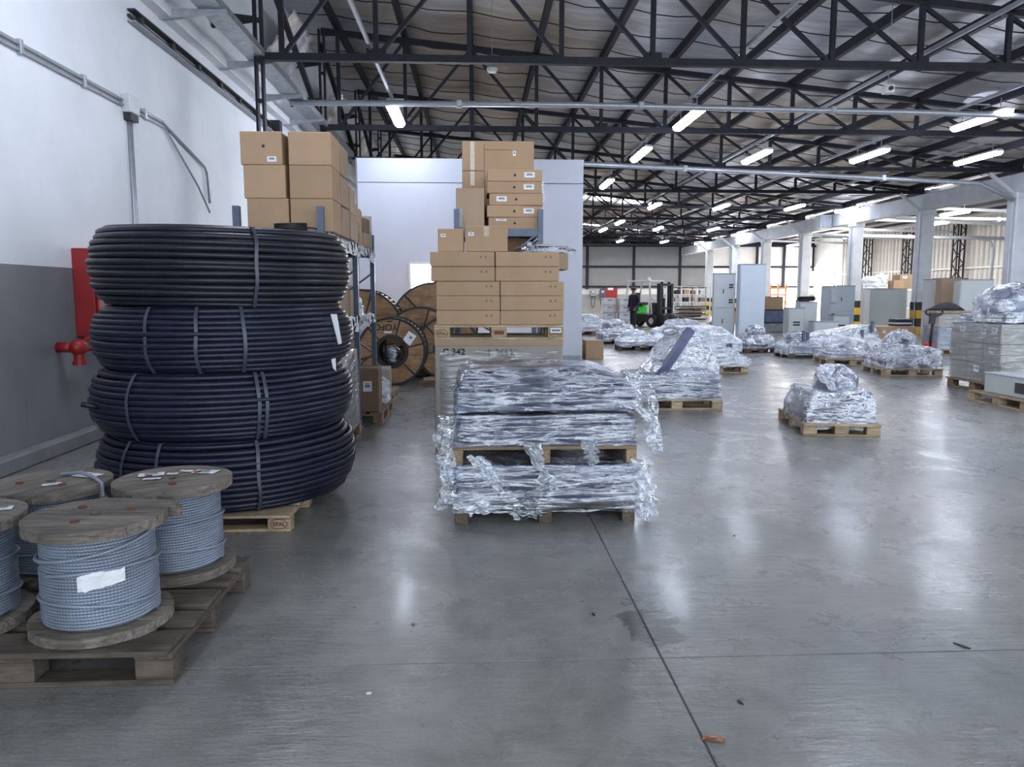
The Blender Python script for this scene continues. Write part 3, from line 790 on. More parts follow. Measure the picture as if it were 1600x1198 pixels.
# ------------------------------------------------------------------ black cable coils on a pallet
def profile(t, RR): return RR - .075 * abs(2 * t - 1) ** 2.6
def coil(lab, cx, cy, z0, h, RR, mat, straps, seed, tilt=(0, 0), turns=11, extra=()):
    t = thing('cable_coil', lab, 'cable coil', (cx, cy, z0), 0, 'black cable coils stacked on a pallet')
    t.rotation_euler = (tilt[0], tilt[1], 0)
    pr_ = .0225; pts = []; nseg = 84
    tot = turns * nseg
    for k in range(5 * nseg):           # flat turns running in over the underside
        a = 2 * math.pi * k / nseg; r = profile(0, RR) - .16 + .16 * k / (5 * nseg)
        pts.append((r * math.cos(a), r * math.sin(a), pr_ + .004 * math.sin(a * 3)))
    for k in range(tot + 1):
        a = 2 * math.pi * k / nseg; s = k / tot
        turn = k / nseg
        r = profile(s, RR) + .014 * noise.noise((math.cos(a) * 1.2 + seed, math.sin(a) * 1.2, turn * 1.7)) + .006 * math.sin(turn * 9.1 + seed)
        z = pr_ + (h - 2 * pr_) * s + .012 * noise.noise((math.cos(a) * .9 + seed * 2, math.sin(a) * .9, turn * .8 + 5)) * math.sin(math.pi * s)
        pts.append((r * math.cos(a), r * math.sin(a), z))
    for k in range(1, 6 * nseg):
        a = 2 * math.pi * k / nseg; r = profile(1, RR) - .24 * k / (6 * nseg)
        pts.append((r * math.cos(a), r * math.sin(a), h - pr_ + .006 * noise.noise((math.cos(a), math.sin(a), k * .02))))
    MB().tube(pts, pr_, 7).build('cable_winding', mat, t, True)
    pf = [(.42, .03), (RR - .17, .03)] + [(profile(q / 10, RR) - .03, h * q / 10) for q in range(1, 10)] + [(RR - .2, h - .03), (.42, h - .03)]
    MB().lathe(pf, 48, 'z', close=True).build('inner_winding', mat, t, True)
    for a in list(straps) + list(extra):
        a = R(a); b = MB(); n = 22; wd = .011
        path = [(RR - .30, h + .004)] + [(profile(q / (n - 4), RR) + pr_ + .005, .004 + (h - .006) * (1 - q / (n - 4))) for q in range(n - 3)] + [(RR - .28, -.002)]
        for r, z in path:
            jit = .012 * noise.noise((a * 3, z * 6, seed))
            for s in (-1, 1):
                b.v.append((r * math.cos(a) - s * wd * math.sin(a) + jit, r * math.sin(a) + s * wd * math.cos(a), z))
        for q in range(len(path) - 1): b.f.append((2 * q, 2 * q + 1, 2 * q + 3, 2 * q + 2))
        o = b.build('strap', 'strap', t); sm = o.modifiers.new('thickness', 'SOLIDIFY'); sm.thickness = .003
    return t
CX, CY = -1.80, 5.57
pallet('pale pallet with a stamped block under the black cable coils', (-1.80, 5.37, 0), 0, 1.2, 1.2, .116, 'pallet_new', [(.5275, 'EPAL')])
coil('black cable coil at the bottom of the tall coil stack', CX, CY - .015, .117, .468, .865, 'pipe_blue', (-120, -103, -62, 20, 150), 1)
coil('bluish-black cable coil, second from the bottom of the coil stack', CX - .02, CY, .582, .44, .87, 'pipe_blue', (-151, -113, -60, -57, 30, 110), 2)
c3 = coil('black cable coil with a white tag, third from the bottom of the coil stack', CX, CY, 1.018, .42, .86, 'pipe_blue', (-105, -84, -66, 40, 140), 3)
ctop = coil('black cable coil on top of the coil stack, slightly tilted', CX, CY, 1.442, .51, .85, 'pipe_black', (-60, 30, 130, -170), 4, (R(.8), R(1.2)), turns=12)
b = MB(); b.add([(0, 0, 0), (.045, -.01, 0), (.075, -.02, -.20), (.05, -.01, -.21)], [(0, 1, 2, 3)])
tg = b.build('hanging_tag', 'paper', c3, loc=(.80, -.31, .36)); tg.modifiers.new('t', 'SOLIDIFY').thickness = .002
b = MB(); b.add([(0, 0, 0), (.03, -.01, .01), (.035, -.02, -.08), (.012, -.01, -.06)], [(0, 1, 2, 3)])
tg = b.build('torn_tag', 'paper', c3, loc=(.80, -.33, .05)); tg.modifiers.new('t', 'SOLIDIFY').thickness = .002
MB().tube([(-.6, -.6, .2), (-.66, -.64, .22), (-.71, -.66, .235)], .02, 8).build('cable_end', 'pipe_black', bpy.data.objects['cable_coil.001'], True)

# ------------------------------------------------------------------ steel strand drums on an old pallet
def half_discs(r, n, hole, jag=None):
    """outlines of the n planks (n even) that make a round flange with a bore in its middle"""
    out = []
    for k in range(n):
        y0 = -r + 2 * r * k / n + .002; y1 = -r + 2 * r * (k + 1) / n - .002
        def hx(y): return math.sqrt(max(r * r - y * y, 0))
        right = [(hx(y0 + (y1 - y0) * q / 8), y0 + (y1 - y0) * q / 8) for q in range(9)]
        left = [(-x, y) for x, y in reversed(right)]
        poly = right + left
        if hole and k in (n // 2 - 1, n // 2):
            arc = [(hole * math.cos(math.pi * q / 6), hole * math.sin(math.pi * q / 6)) for q in range(7)]
            if k == n // 2 - 1: poly = right + [(x, min(-y, y1)) for x, y in arc] + left if False else right + [(x, y1 - max(y - 0, 0)) for x, y in arc] + left
            else: poly = right + left + [(-x, y0 + y) for x, y in arc]
        out.append(poly)
    return out
def rope_tube(name, pts, r, n, parent, pitch=48):
    b = MB().tube(pts, r, n, False); me = b.mesh(name, 'strand', True)
    uv = me.uv_layers.new(name='strand'); s = [0.0]
    for i in range(1, len(pts)): s.append(s[-1] + (Vector(pts[i]) - Vector(pts[i - 1])).length)
    dat = []
    for lp in me.loops:
        i, k = divmod(lp.vertex_index, n); dat += [s[i] * pitch, k / n * .628]
    uv.data.foreach_set('uv', dat)
    return put(name, me, parent)
def drum(lab, x, y, z, r=.272, rb=.222, h=.45, seed=0, broken=False, papers=(), diag=False, rz=0, tail=False):
    t = thing('cable_drum', lab, 'cable drum', (x, y, z), 0, 'steel strand drums on the old pallet')
    th = .042
    for zz, nm in ((0, 'bottom_flange'), (h - th, 'top_flange')):
        e = MB().lathe([(.03, .008), (r - .02, .008), (r - .02, th - .012), (.03, th - .012)], 40, 'z', close=True).build(nm, 'flange_old', t, loc=(0, 0, zz))
        polys = half_discs(r, 6, .026)
        for k, pl in enumerate(polys):
            if nm == 'top_flange' and broken and k == 5: continue
            dx = dz = 0
            if nm == 'top_flange' and broken and k == 4: dx, dz = .03, .004
            m_ = MB().prism(pl, 0, th).build('plank', 'flange_old', e, loc=(dx, 0, dz + random.uniform(-.002, .002)), rot=(0, 0, 0))
        e.rotation_euler = (0, 0, rz)
        if nm == 'top_flange' and broken:
            MB().prism([(.02, .16), (.27, .10), (.30, .125), (.27, .16), (.18, .20), (.1, .235), (-.08, .26), (-.16, .22), (-.12, .18)], -.006, th - .004).build('broken_plank', 'flange_old', e)
        if nm == 'top_flange':
            for a in (20, 140, 260):
                MB().lathe([(0, th), (.018, th), (.018, th + .008), (.0, th + .01)], 8, 'z', (.13 * math.cos(R(a)), .13 * math.sin(R(a)), 0)).build('bolt_head', plain('rust', (.13, .05, .025), .8, .2, .3, 20), e)
    MB().lathe([(rb - .02, th), (rb - .02, h - th)], 32).build('drum_core', 'steel_grey', t, True)
    pts = []; turns = 28; ns = 44; rr = .0072; zl, zh = th + rr, h - th - rr
    for k in range(turns * ns + 1):
        a = 2 * math.pi * k / ns; s = k / (turns * ns)
        step = 0 if s < .62 else -.006
        q = rb - rr + step + .0025 * noise.noise((math.cos(a) + seed, math.sin(a), k / ns * .9))
        pts.append((q * math.cos(a), q * math.sin(a), zl + (zh - zl) * s))
    rope_tube('wound_strand', pts, rr, 6, t)
    if diag:
        pts = []
        for k in range(41):
            a = R(-185 + 215 * k / 40); pts.append(((rb + .004) * math.cos(a), (rb + .004) * math.sin(a), h * (.66 + .26 * (k / 40) ** 1.5)))
        rope_tube('loose_strand', pts, .0085, 6, t)
    for q in range(2):
        a0 = -200 + 60 * q + seed * 20; pts = [((rb + .003) * math.cos(R(a0 + 5 * k)), (rb + .003) * math.sin(R(a0 + 5 * k)), h * (.3 + .28 * q) + .02 * math.sin(k * .12)) for k in range(37)]
        rope_tube('loose_strand', pts, .008, 6, t)
    for px_, py_, w, d, a in papers:
        b = MB()
        for i in range(5):
            for j in range(5):
                u, v = (i / 4 - .5) * w, (j / 4 - .5) * d
                b.v.append((u, v, .004 + .006 * abs(noise.noise((u * 20 + seed, v * 20, px_ * 9)))))
        for i in range(4):
            for j in range(4): k = i * 5 + j; b.f.append((k, k + 5, k + 6, k + 1))
        o = b.build('paper_label', 'paper', t, loc=(px_, py_, h + .0015), rot=(0, 0, R(a))); o.modifiers.new('t', 'SOLIDIFY').thickness = .0012
        boxpart('print_bar', (w * .5, d * .3, .001), 'paper_print', o, (0, -.01, .012))
    if tail:
        rope_tube('loose_strand', [(.0, .1, h + .012), (.1, .1, h + .02), (.2, .02, h + .012), (.27, -.05, h + .0), (.285, -.07, h - .06)], .009, 6, t)
    return t
OP = pallet('weathered dark pallet carrying the steel strand drums', (-1.79, 3.36, 0), 0, 1.2, 1.02, .15, 'pallet_old', worn=1)
d1_ = drum('wooden drum of grey strand with a broken top flange and torn paper tag', -1.575, 3.12, .151, h=.465, seed=1, broken=True, diag=True)
drum('wooden drum of grey strand with several paper labels on its top flange', -1.505, 3.735, .151, .275, .222, .46, 2, papers=((-.13, .06, .12, .07, 20), (-.09, -.03, .08, .03, 10), (.02, .13, .06, .03, -5), (.12, .11, .12, .07, -12), (-.03, .07, .05, .03, 5)), rz=R(30))
drum('wooden drum of grey strand on the outer front corner of the old pallet', -2.17, 3.13, .151, h=.46, seed=3, papers=((.13, -.05, .1, .06, 70), (.17, .08, .06, .05, 20)), rz=R(-20))
drum('wooden drum of dark strand with a loose strand end over its rim', -2.10, 3.74, .151, .275, .215, .45, 4, papers=((.13, .10, .13, .08, -20), (.05, -.08, .08, .04, 25)), rz=R(60), tail=True)
b = MB(); n1, n2 = 12, 5
for i in range(n1 + 1):
    for j in range(n2 + 1):
        a = R(-84 + 42 * i / n1 ); z = .215 + .07 * j / n2 * (1 - .4 * abs(i / n1 - .3)) + .02 * i / n1 + .008 * noise.noise((i * .8, j, 0)); q = .232 + .008 * abs(noise.noise((i * .6, j * .9, 4)))
        b.v.append((q * math.cos(a), q * math.sin(a), z))
for i in range(n1):
    for j in range(n2): k = i * (n2 + 1) + j; b.f.append((k, k + n2 + 1, k + n2 + 2, k + 1))
o = b.build('torn_paper_tag', 'paper', d1_); o.modifiers.new('t', 'SOLIDIFY').thickness = .0015

# ------------------------------------------------------------------ storage racks
def rack(lab, x0, x1, ysl, ztop, shelves, tag_strips=False, braces=4):
    t = thing('storage_rack', lab, 'rack', (0, 0, 0))
    for y in ysl:
        for x in (x0, x1):
            b = MB(); b.box((x, y, ztop / 2), (.055, .07, ztop)); b.build('upright', 'rack_blue', t)
            for q in range(int(ztop / .15)):
                pass
            boxpart('foot_plate', (.1, .12, .008), 'galvanised', t, (x, y, .004))
        s = 1
        for k in range(braces):
            za, zb = .2 + k * ztop / 4.3, .2 + (k + 1) * ztop / 4.3
            b = MB().bar((x0 if s > 0 else x1, y, za), (x1 if s > 0 else x0, y, zb), .03, .02); b.build('brace', 'rack_blue', t); s = -s
    for z in shelves:
        for k in range(len(ysl) - 1):
            a, c = ysl[k] + .036, ysl[k + 1] - .036
            for x in (x0, x1):
                boxpart('beam', (.045, c - a, .1), 'rack_blue', t, (x, (a + c) / 2, z - .05), b=.004)
            boxpart('shelf_board', (x1 - x0 - .05, c - a, .02), 'steel_grey', t, ((x0 + x1) / 2, (a + c) / 2, z - .01))
        for y in (ysl[0], ysl[-1]):
            boxpart('end_beam', (x1 - x0 - .06, .04, .08), 'rack_blue', t, ((x0 + x1) / 2, y, z - .04))
    if tag_strips:
        for z in shelves:
            y = ysl[0] + .12; i = 0
            while y < ysl[-1] - .2:
                w = random.uniform(.12, .2); h = random.uniform(.1, .17)
                b = MB(); n = 5
                for q in range(n):
                    v = q / (n - 1); b.v.append((.03 + .02 * math.sin(v * 3 + i), 0, .02 - h * v)); b.v.append((.03 + .03 * v * random.random(), w, .02 - h * v + .02 * random.uniform(-1, 1)))
                for q in range(n - 1): b.f.append((2 * q, 2 * q + 1, 2 * q + 3, 2 * q + 2))
                o = b.build('shelf_label', 'paper', t, loc=(x1, y, z)); o.modifiers.new('t', 'SOLIDIFY').thickness = .002
                if i % 2 == 0: boxpart('print_bar', (.002, w * .5, h * .25), 'paper_print', o, (.052, w / 2, -h * .35))
                y += w + random.uniform(.01, .1); i += 1
    return t
rack('blue-grey steel rack with paper shelf labels behind the cable coils', -2.07, -1.35, [6.78, 8.64, 10.05], 2.27, [1.25, 2.06], True, braces=3)
gp = 'brown cartons on the rack behind the cable coils'
LV = ['bottom', 'middle', 'top']
for lv in range(3):
    z = 2.063 + .287 * lv
    carton('large brown carton nearest the white wall on the rack, %s of its stack' % LV[lv], (-1.83 - .02 * lv, 7.1, z), (.36, .42, .285), 0, 'carton', (.09, .05, .08, .045) if lv == 2 else None, group=gp, hole=(.02, .16) if lv == 2 else None)
    carton('large brown carton at the aisle corner of the rack top, %s of its stack' % LV[lv], (-1.45, 7.1, z), (.37, .42, .285), 0, 'carton', None, group=gp)
    carton('large brown carton behind the aisle corner stack on the rack top, %s' % LV[lv], (-1.44, 7.55, z - .004), (.36, .40, .275), 0, 'carton_dull', None, group=gp)
for lv in range(2):
    carton('brown carton in the third stack back on the rack top, %s' % ('lower', 'upper')[lv], (-1.43, 7.99, 2.063 + .262 * lv), (.34, .38, .26), R(2), 'carton_dull', None, group=gp)
    carton('narrow brown carton in the fourth stack back on the rack top, %s' % ('lower', 'upper')[lv], (-1.45, 8.37, 2.063 + .21 * lv), (.30, .26, .208), R(-4), 'carton', None, group=gp)
    carton('small brown carton just past the middle rack post, %s' % ('lower', 'upper')[lv], (-1.46, 8.85, 2.063 + .20 * lv), (.30, .3, .198), R(5), 'carton_dull', None, group=gp)
    carton('small dark brown carton near the far rack post, %s' % ('lower', 'upper')[lv], (-1.44, 9.25, 2.063 + .17 * lv), (.28, .3, .168), R(-6), 'carton_dark' if lv else 'carton', None, group=gp)
    carton('small pale carton at the far end of the rack top, %s' % ('lower', 'upper')[lv], (-1.45, 9.66, 2.063 + .2 * lv), (.3, .3, .198), R(8), 'carton_grey', None, group=gp)
for x, y, w, h, a, lab in ((-1.5, 7.55, .34, .3, 8, 'opened brown carton on the middle rack shelf behind the second coil'), (-1.52, 8.05, .3, .42, -3, 'tall brown carton on the middle rack shelf'), (-1.5, 8.35, .3, .3, 4, 'brown carton against the middle rack post')):
    carton(lab, (x, y, 1.253), (w, .34, h), R(a), 'carton_dull', None, group='cartons on the middle rack shelf')
cb = thing('coiled_cable', 'small dark cable coil lying on top of the near end of the rack', 'cable', (-1.62, 6.82, 2.062))
MB().tube([((.13 + .02 * math.sin(k * .7)) * math.cos(k * .35), (.055 + .01 * math.sin(k)) * math.sin(k * .35), .015 + .0009 * k) for k in range(60)], .008, 6).build('winding', 'black', cb, True)
MB().tube([(.12, .0, .03), (.2, -.03, .025), (.24, -.02, .012)], .008, 6).build('cable_tail', 'black', cb, True)
load('film-wrapped plastic sack bundle on the middle rack shelf', (-1.5, 9.0, 1.253), 0, [(0, 0, 0, .28, .5, .12, 'white_bag')], [((0, 0, .15), (.3, .6, .24))], 'film_white', seed=3, group=None, cargo='clutter_brown', n=40, m=16, cat='bundle')
pallet('pale pallet at the aisle edge beside the cable coils', (-1.66, 7.62, 0), R(90), 1.2, .80, .144, 'pallet_mid')
load('tall grey film-wrapped stack under the rack beside the coils', (-1.66, 7.62, .146), 0, [(0, 0, 0, .78, 1.1, .42, 'carton_grey'), (0, 0, .43, .76, 1.08, .36, 'carton_grey')], (), 'film_box', seed=4, group=None, cargo='carton_grey', n=48, m=18)
pallet('dark pallet under the rack, second along the aisle', (-1.52, 9.35, 0), R(90), 1.2, .84, .144, 'pallet_mid')
carton('dark brown open carton on the second aisle pallet', (-1.38, 9.02, .146), (.46, .5, .5), R(3), 'carton_dark', (.1, .3, .1, .12), group='cartons under the rack')
carton('worn brown carton deep under the rack beside the dark one', (-1.80, 9.3, .146), (.34, .6, .62), R(-2), 'carton_dull', None, group='cartons under the rack')
load('crumpled white plastic heap on the second aisle pallet', (-1.28, 9.60, .146), 0, [(0, 0, 0, .3, .3, .12, 'white_bag')], [((0, 0, .18), (.36, .4, .34))], 'film_white', seed=5, group=None, cargo='white_bag', n=40, m=16, amp=.03, cat='plastic')
pallet('pale pallet at the far end of the aisle rack', (-1.62, 10.75, 0), R(90), 1.1, .9, .144, 'pallet_mid')
carton('grey-brown carton on the far aisle pallet', (-1.45, 10.6, .146), (.5, .5, .34), R(6), 'carton_grey', None, group='cartons under the rack')
carton('tall carton standing behind the far rack post', (-1.9, 10.75, .146), (.3, .6, .8), 0, 'carton_dark', None, group='cartons under the rack')

# ------------------------------------------------------------------ carton tower in the middle
pallet('pallet under the tall board crate with writing', (.21, 7.42, 0), 0, 1.2, .82, .12, 'pallet_mid')
cr = MB().box((0, 0, .46), (1.19, .8, .93), b=.008).build('board_crate', 'crate_board', None, loc=(.21, 7.42, .121)); tag(cr, 'tall grey-brown board crate with handwritten numbers under the carton tower', 'crate')
boxpart('crate_lid', (1.20, .81, .06), 'carton_dull', cr, (0, 0, .94), b=.006)
text('handwriting', 'C 342', .085, 'ink', cr, (-.42, -.402, .855), FRONT); text('handwriting', '|  344 k', .08, 'ink', cr, (0.02, -.402, .85), FRONT)
film(cr, corners((0, 0, .44), (1.19, .8, .86)), 'film_box', .0, 60, 20, .006, 12, .008)
TP = pallet('clean pale pallet with oval stamps under the flat cartons', (.21, 7.42, 1.092), 0, 1.2, .8, .134, 'pallet_new', [(-.5275, 'EPAL'), (.5275, 'EPAL')])
boxpart('burnt_stamp', (.09, .002, .035), 'ink_brown', TP, (0, -.4012, .065)); boxpart('paper_label', (.1, .002, .045), 'paper', TP, (.53, -.4025, .085)); boxpart('print_bar', (.08, .001, .02), 'paper_print', TP, (.53, -.404, .085))
gp = 'flat brown cartons stacked five high on the clean pallet'
for row in range(5):
    for c, cn in enumerate(('left', 'right')):
        off = -.035 if row >= 3 else (.012 if row < 3 else 0)
        x = .21 - .297 + .594 * c + off * (1 if c == 0 or row >= 3 else 1)
        carton('flat brown carton in the %s column on the clean pallet, %s from the bottom' % (cn, ORD[row] if row else 'lowest, first'), (x, 7.42 + random.uniform(-.006, .006), 1.228 + .134 * row), (.588, .79, .132), R(random.uniform(-.4, .4)), 'carton', None, group=gp, marks=(.17, .215))
carton('small brown carton with red-brown end on the flat cartons, further left', (-.23, 7.25, 1.9), (.24, .32, .21), 0, 'carton', (-.07, .15, .045, .03), group='small cartons on the flat cartons')
carton('small brown carton taped down its middle on the flat cartons', (.10, 7.22, 1.9), (.39, .34, .235), R(-1), 'carton', (-.14, .16, .05, .032), group='small cartons on the flat cartons', tapeside=True)
bgf = load('black bagged part under clear plastic on top of the flat cartons', (.62, 7.2, 1.9), 0, [(0, 0, 0, .34, .2, .025, 'black_cloth')], [((-.02, 0, .03), (.5, .28, .075)), ((.12, 0, .025), (.4, .22, .06))], 'film', seed=9, group=None, cargo='black_cloth', n=44, m=14, amp=.012, cat='bag')
rack('blue-grey rack with a black shelf behind the carton tower', -.21, .71, [8.42, 9.3], 2.43, [1.35, 1.78, 2.22], braces=3)
MB().bar((.5, 8.4, 2.03), (.71, 8.4, 2.2), .03, .02).build('corner_brace', 'rack_blue', bpy.data.objects['storage_rack.001'])
carton('brown carton jutting out from the rack behind the flat cartons', (.78, 8.75, 1.782), (.5, .5, .26), 0, 'carton_dull', None, group='cartons on the rack behind the tower')
carton('slumped brown carton on the rack behind the small taped carton', (.3, 8.8, 1.782), (.5, .4, .36), R(10), 'carton_dark', None, group='cartons on the rack behind the tower')
gp = 'flat labelled cartons on the rack behind the tower'
for k in range(5):
    dx = (.0, -.012, .02, -.005, .0)[k]; wd = (.58, .60, .59, .60, .60)[k]
    carton('flat labelled carton behind the tower, %s from the bottom of five' % ORD[k], (.43 + dx, 8.72, 2.222 + .129 * k), (wd, .5, .127), R((0, 1.5, -1, 0, .5)[k]), 'carton', ((-.1 if k != 2 else -.16) if k in (0, 2) else .16, .07, .115, .055) if k else (-.15, .10, .115, .02), group=gp, hole=(.0, .065))
carton('upright brown carton with a grey strip left of the flat labelled cartons', (-.06, 8.72, 2.222), (.31, .5, .44), 0, 'carton_dull', None, group='cartons on the rack behind the tower')
boxpart('grey_strip', (.045, .004, .2), 'steel_grey', bpy.data.objects[[o.name for o in COL.objects if o.name.startswith('cardboard_box')][-1]], (-.11, -.252, .12))
bigc = carton('biggest brown carton at the very top of the tower, tape down its face', (.265, 9.25, 2.222), (.84, .36, 1.06), 0, 'carton', (.19, .92, .035, .055), group='cartons on the rack behind the tower')
boxpart('tape_strip', (.05, .003, .5), 'tape_clear', bigc, (-.3, -.182, .8)); boxpart('flap_edge', (.006, .004, 1.0), 'carton_dark', bigc, (-.16, -.182, .52)); boxpart('flap_edge', (.3, .004, .006), 'carton_dark', bigc, (.0, -.182, .96)); boxpart('tape_strip', (.26, .003, .01), 'carton_dark', bigc, (-.29, -.182, .72))
carton('brown carton half hidden right of the flat labelled cartons', (.7, 9.08, 2.222), (.14, .3, .34), 0, 'carton_grey', None, group='cartons on the rack behind the tower')
load('clear plastic bag hanging beside the flat labelled cartons', (.78, 8.9, 2.563), 0, [(-.04, .1, 0, .08, .1, .24, 'carton_grey')], (), 'film_white', seed=14, group=None, n=30, m=14, cat='bag')

# ------------------------------------------------------------------ wooden cable spools
def spool(lab, x, y, r, w, hub, rz=0, label_text=None, seed=0, stickers=False):
    t = thing('cable_spool', lab, 'cable spool', (x, y, r), rz, 'big wooden cable spools by the white partition')
    for yy, nm in ((0, 'front_flange'), (w - .06, 'rear_flange')):
        fl_ = MB().lathe([(hub, .015), (r - .03, .015), (r - .03, .045), (hub, .045)], 48, 'y', close=True).build(nm, 'spool_ply', t, loc=(0, yy, 0))
        MB().lathe([(r - .035, 0), (r, 0), (r, .06), (r - .035, .06)], 56, 'y', close=True).build('steel_rim', 'black', fl_)
        MB().lathe([(hub, -.01), (hub + .06, -.01), (hub + .06, .06), (hub, .06)], 32, 'y', close=True).build('hub_ring', 'black', fl_)
        for k in range(6):
            a0, a1 = R(60 * k + 2 + 14), R(60 * k + 58 + 14)
            pl = [((r - .04) * math.cos(a0 + (a1 - a0) * q / 8), (r - .04) * math.sin(a0 + (a1 - a0) * q / 8)) for q in range(9)]
            pl += [((hub + .065) * math.cos(a1 + (a0 - a1) * q / 4), (hub + .065) * math.sin(a1 + (a0 - a1) * q / 4)) for q in range(5)]
            MB().prism(pl, .0, .05, 'y').build('sector_panel', 'spool_ply', fl_, rot=(0, 0, 0))
        for k in range(6):
            a = R(60 * k + 14); MB().bar((hub * math.cos(a), .02, hub * math.sin(a)), ((r - .03) * math.cos(a), .02, (r - .03) * math.sin(a)), .03, .03).build('spoke', 'black', fl_)
    n = 44
    for k in range(n):
        a = 2 * math.pi * k / n; wd = 2 * math.pi * (r - .05) / n - .012
        boxpart('lagging_slat', (w - .125, wd, .025), 'spool_slat', t, ((r - .055) * math.cos(a), w / 2, (r - .055) * math.sin(a)), Matrix(((0, math.sin(a), math.cos(a)), (1, 0, 0), (0, -math.cos(a), math.sin(a)))).to_euler())
    MB().lathe([(hub + .02, .05), (hub + .02, w - .06)], 24, 'y').v
    MB().lathe([(hub + .01, .06), (hub + .01, w - .06), (hub + .03, w - .06), (hub + .03, .06)], 28, 'y', close=True).build('barrel', 'black', t, True)
    if label_text:
        text('lettering', label_text, .145, 'ink', t, (-.08, -.004, r * .72), (R(90), R(180), 0))
        boxpart('paper_label', (.12, .004, .03), 'paper', t, (-.05, -.003, .32)); boxpart('ink_mark', (.09, .004, .02), 'ink', t, (-.02, -.003, .50))
        s = boxpart('paper_sheet', (.15, .004, .19), 'paper', t, (.30, -.004, .22), (0, R(35), 0)); boxpart('print_bar', (.05, .002, .04), 'paper_print', s, (.01, -.003, .02))
    return t
sp1 = spool('wooden cable spool with upside-down lettering closest to the aisle end', -1.40, 12.5, .565, .7, .22, label_text='YOFC')
load('clump of black film stuffed in the hub of the lettered spool', (-1.40, 12.56, .40), 0, [(0, .1, .06, .1, .2, .12, 'black_cloth')], [((0, .1, .13), (.26, .22, .3))], 'film', seed=20, group=None, n=30, m=14, cat='plastic', cargo='black_cloth')
spool('largest wooden cable spool with an open hub in front of the lit window', -.83, 15.1, .87, .9, .26)
spool('big wooden cable spool leaning at the far rack end of the group', -2.16, 14.3, .80, .76, .24)
spool('wooden cable spool half hidden behind the board crate', -.50, 13.25, .56, .44, .2)
spool('wooden cable spool squeezed between the lettered spool and the largest one', -1.02, 13.72, .64, .55, .22)
for k in range(3):
    boxpart('timber_offcut', (.7, .12, .05), 'pallet_mid', None, (-.62 + .05 * k, 12.45 - .05 * k, .026 + .052 * k), (0, 0, R(4 * k - 3)), b=.003)
    tag(bpy.data.objects['timber_offcut' + ('' if k == 0 else '.%03d' % k)], 'short timber offcut on the floor by the spools, %s' % ('lowest', 'middle', 'uppermost')[k], 'timber', 'timber offcuts by the spools')

# ------------------------------------------------------------------ the wrapped double pallet in front
AX, AY, AW, AD = .45, 5.36, 1.22, .98
stringer_pallet('dark pallet on the floor under the wrapped metal sheets', (AX, AY, 0), R(.4), 1.2, AD, .125, 'pallet_dark', .085)
def sheets(z0, n, th, inset=0.0, seed=0, dome=False):
    rnd = random.Random(seed); out = []
    for k in range(n):
        s = inset * k
        out.append((rnd.uniform(-.012, .012), rnd.uniform(-.01, .01), z0 + th * k, AW - .03 - s + rnd.uniform(-.02, .02), AD - .02 - s, th))
    return out
A1 = load('lowest film-wrapped stack of metal sheets between the two pallets', (AX, AY, .127), 0, sheets(0, 7, .038, 0, 1), (), 'film', bottom=-.05, seed=31, group='wrapped sheets on the double pallet', n=150, m=44, amp=.014, zf=34)
p2 = stringer_pallet('brown pallet between the wrapped stacks of metal sheets', (AX, AY, .405), R(-.3), 1.22, .97, .115, 'pallet_mid')
A2 = load('middle film-wrapped stack of metal sheets on the upper pallet', (AX, AY, .522), 0, [(0, 0, 0, 1.22, .97, .03)] + [(q[0], q[1], q[2] + .03, q[3] - .045, q[4] - .04, q[5]) for q in sheets(0, 5, .035, 0, 2)], (), 'film', seed=32, group='wrapped sheets on the double pallet', n=150, m=40, amp=.015, zf=34)
A3 = load('domed film-wrapped stack of metal sheets topmost on the double pallet', (AX + .02, AY, .752), 0,
          sheets(0, 3, .04, 0, 3) + [(-.01, 0, .123, 1.15, .90, .04), (-.03, 0, .165, 1.10, .84, .038), (-.06, 0, .205, 1.0, .74, .034), (-.08, 0, .24, .84, .62, .025)], (), 'film', seed=33, group='wrapped sheets on the double pallet', n=170, m=52, amp=.018, zf=22)
loose(A3, [(.60, -.30, .22), (.66, -.45, .06), (.68, -.47, -.10), (.72, -.49, -.28)], .16, 'film', 1)
loose(A3, [(.5, -.50, .05), (.62, -.52, .0), (.69, -.52, -.08), (.66, -.53, -.20)], .10, 'film_white', 2)
loose(A2, [(-.62, -.46, .20), (-.67, -.48, .05), (-.66, -.50, -.10), (-.64, -.51, -.22)], .16, 'film', 3)
loose(A2, [(-.10, -.505, .02), (-.05, -.52, -.08), (.0, -.52, -.20), (.05, -.53, -.28)], .12, 'film_white', 4)
loose(A2, [(.28, -.50, .04), (.30, -.525, -.04), (.31, -.525, -.12)], .12, 'film', 5)
loose(A1, [(.61, -.47, .30), (.64, -.49, .10), (.65, -.50, -.05), (.66, -.51, -.11)], .15, 'film', 6)
loose(A1, [(.66, -.30, .25), (.70, -.42, .05), (.72, -.45, -.11)], .18, 'film', 7)
loose(A1, [(-.16, -.50, .10), (-.14, -.515, .02), (-.12, -.52, -.09)], .34, 'film', 8)
loose(A1, [(-.50, -.50, .08), (-.5, -.515, -.0), (-.44, -.52, -.05)], .30, 'film_white', 9)
loose(A1, [(-.62, -.48, .30), (-.64, -.50, .12), (-.70, -.52, -.02)], .14, 'film', 10)
loose(A1, [(-.45, -.505, .33), (-.36, -.52, .2), (-.3, -.515, .1)], .14, 'film_white', 11)

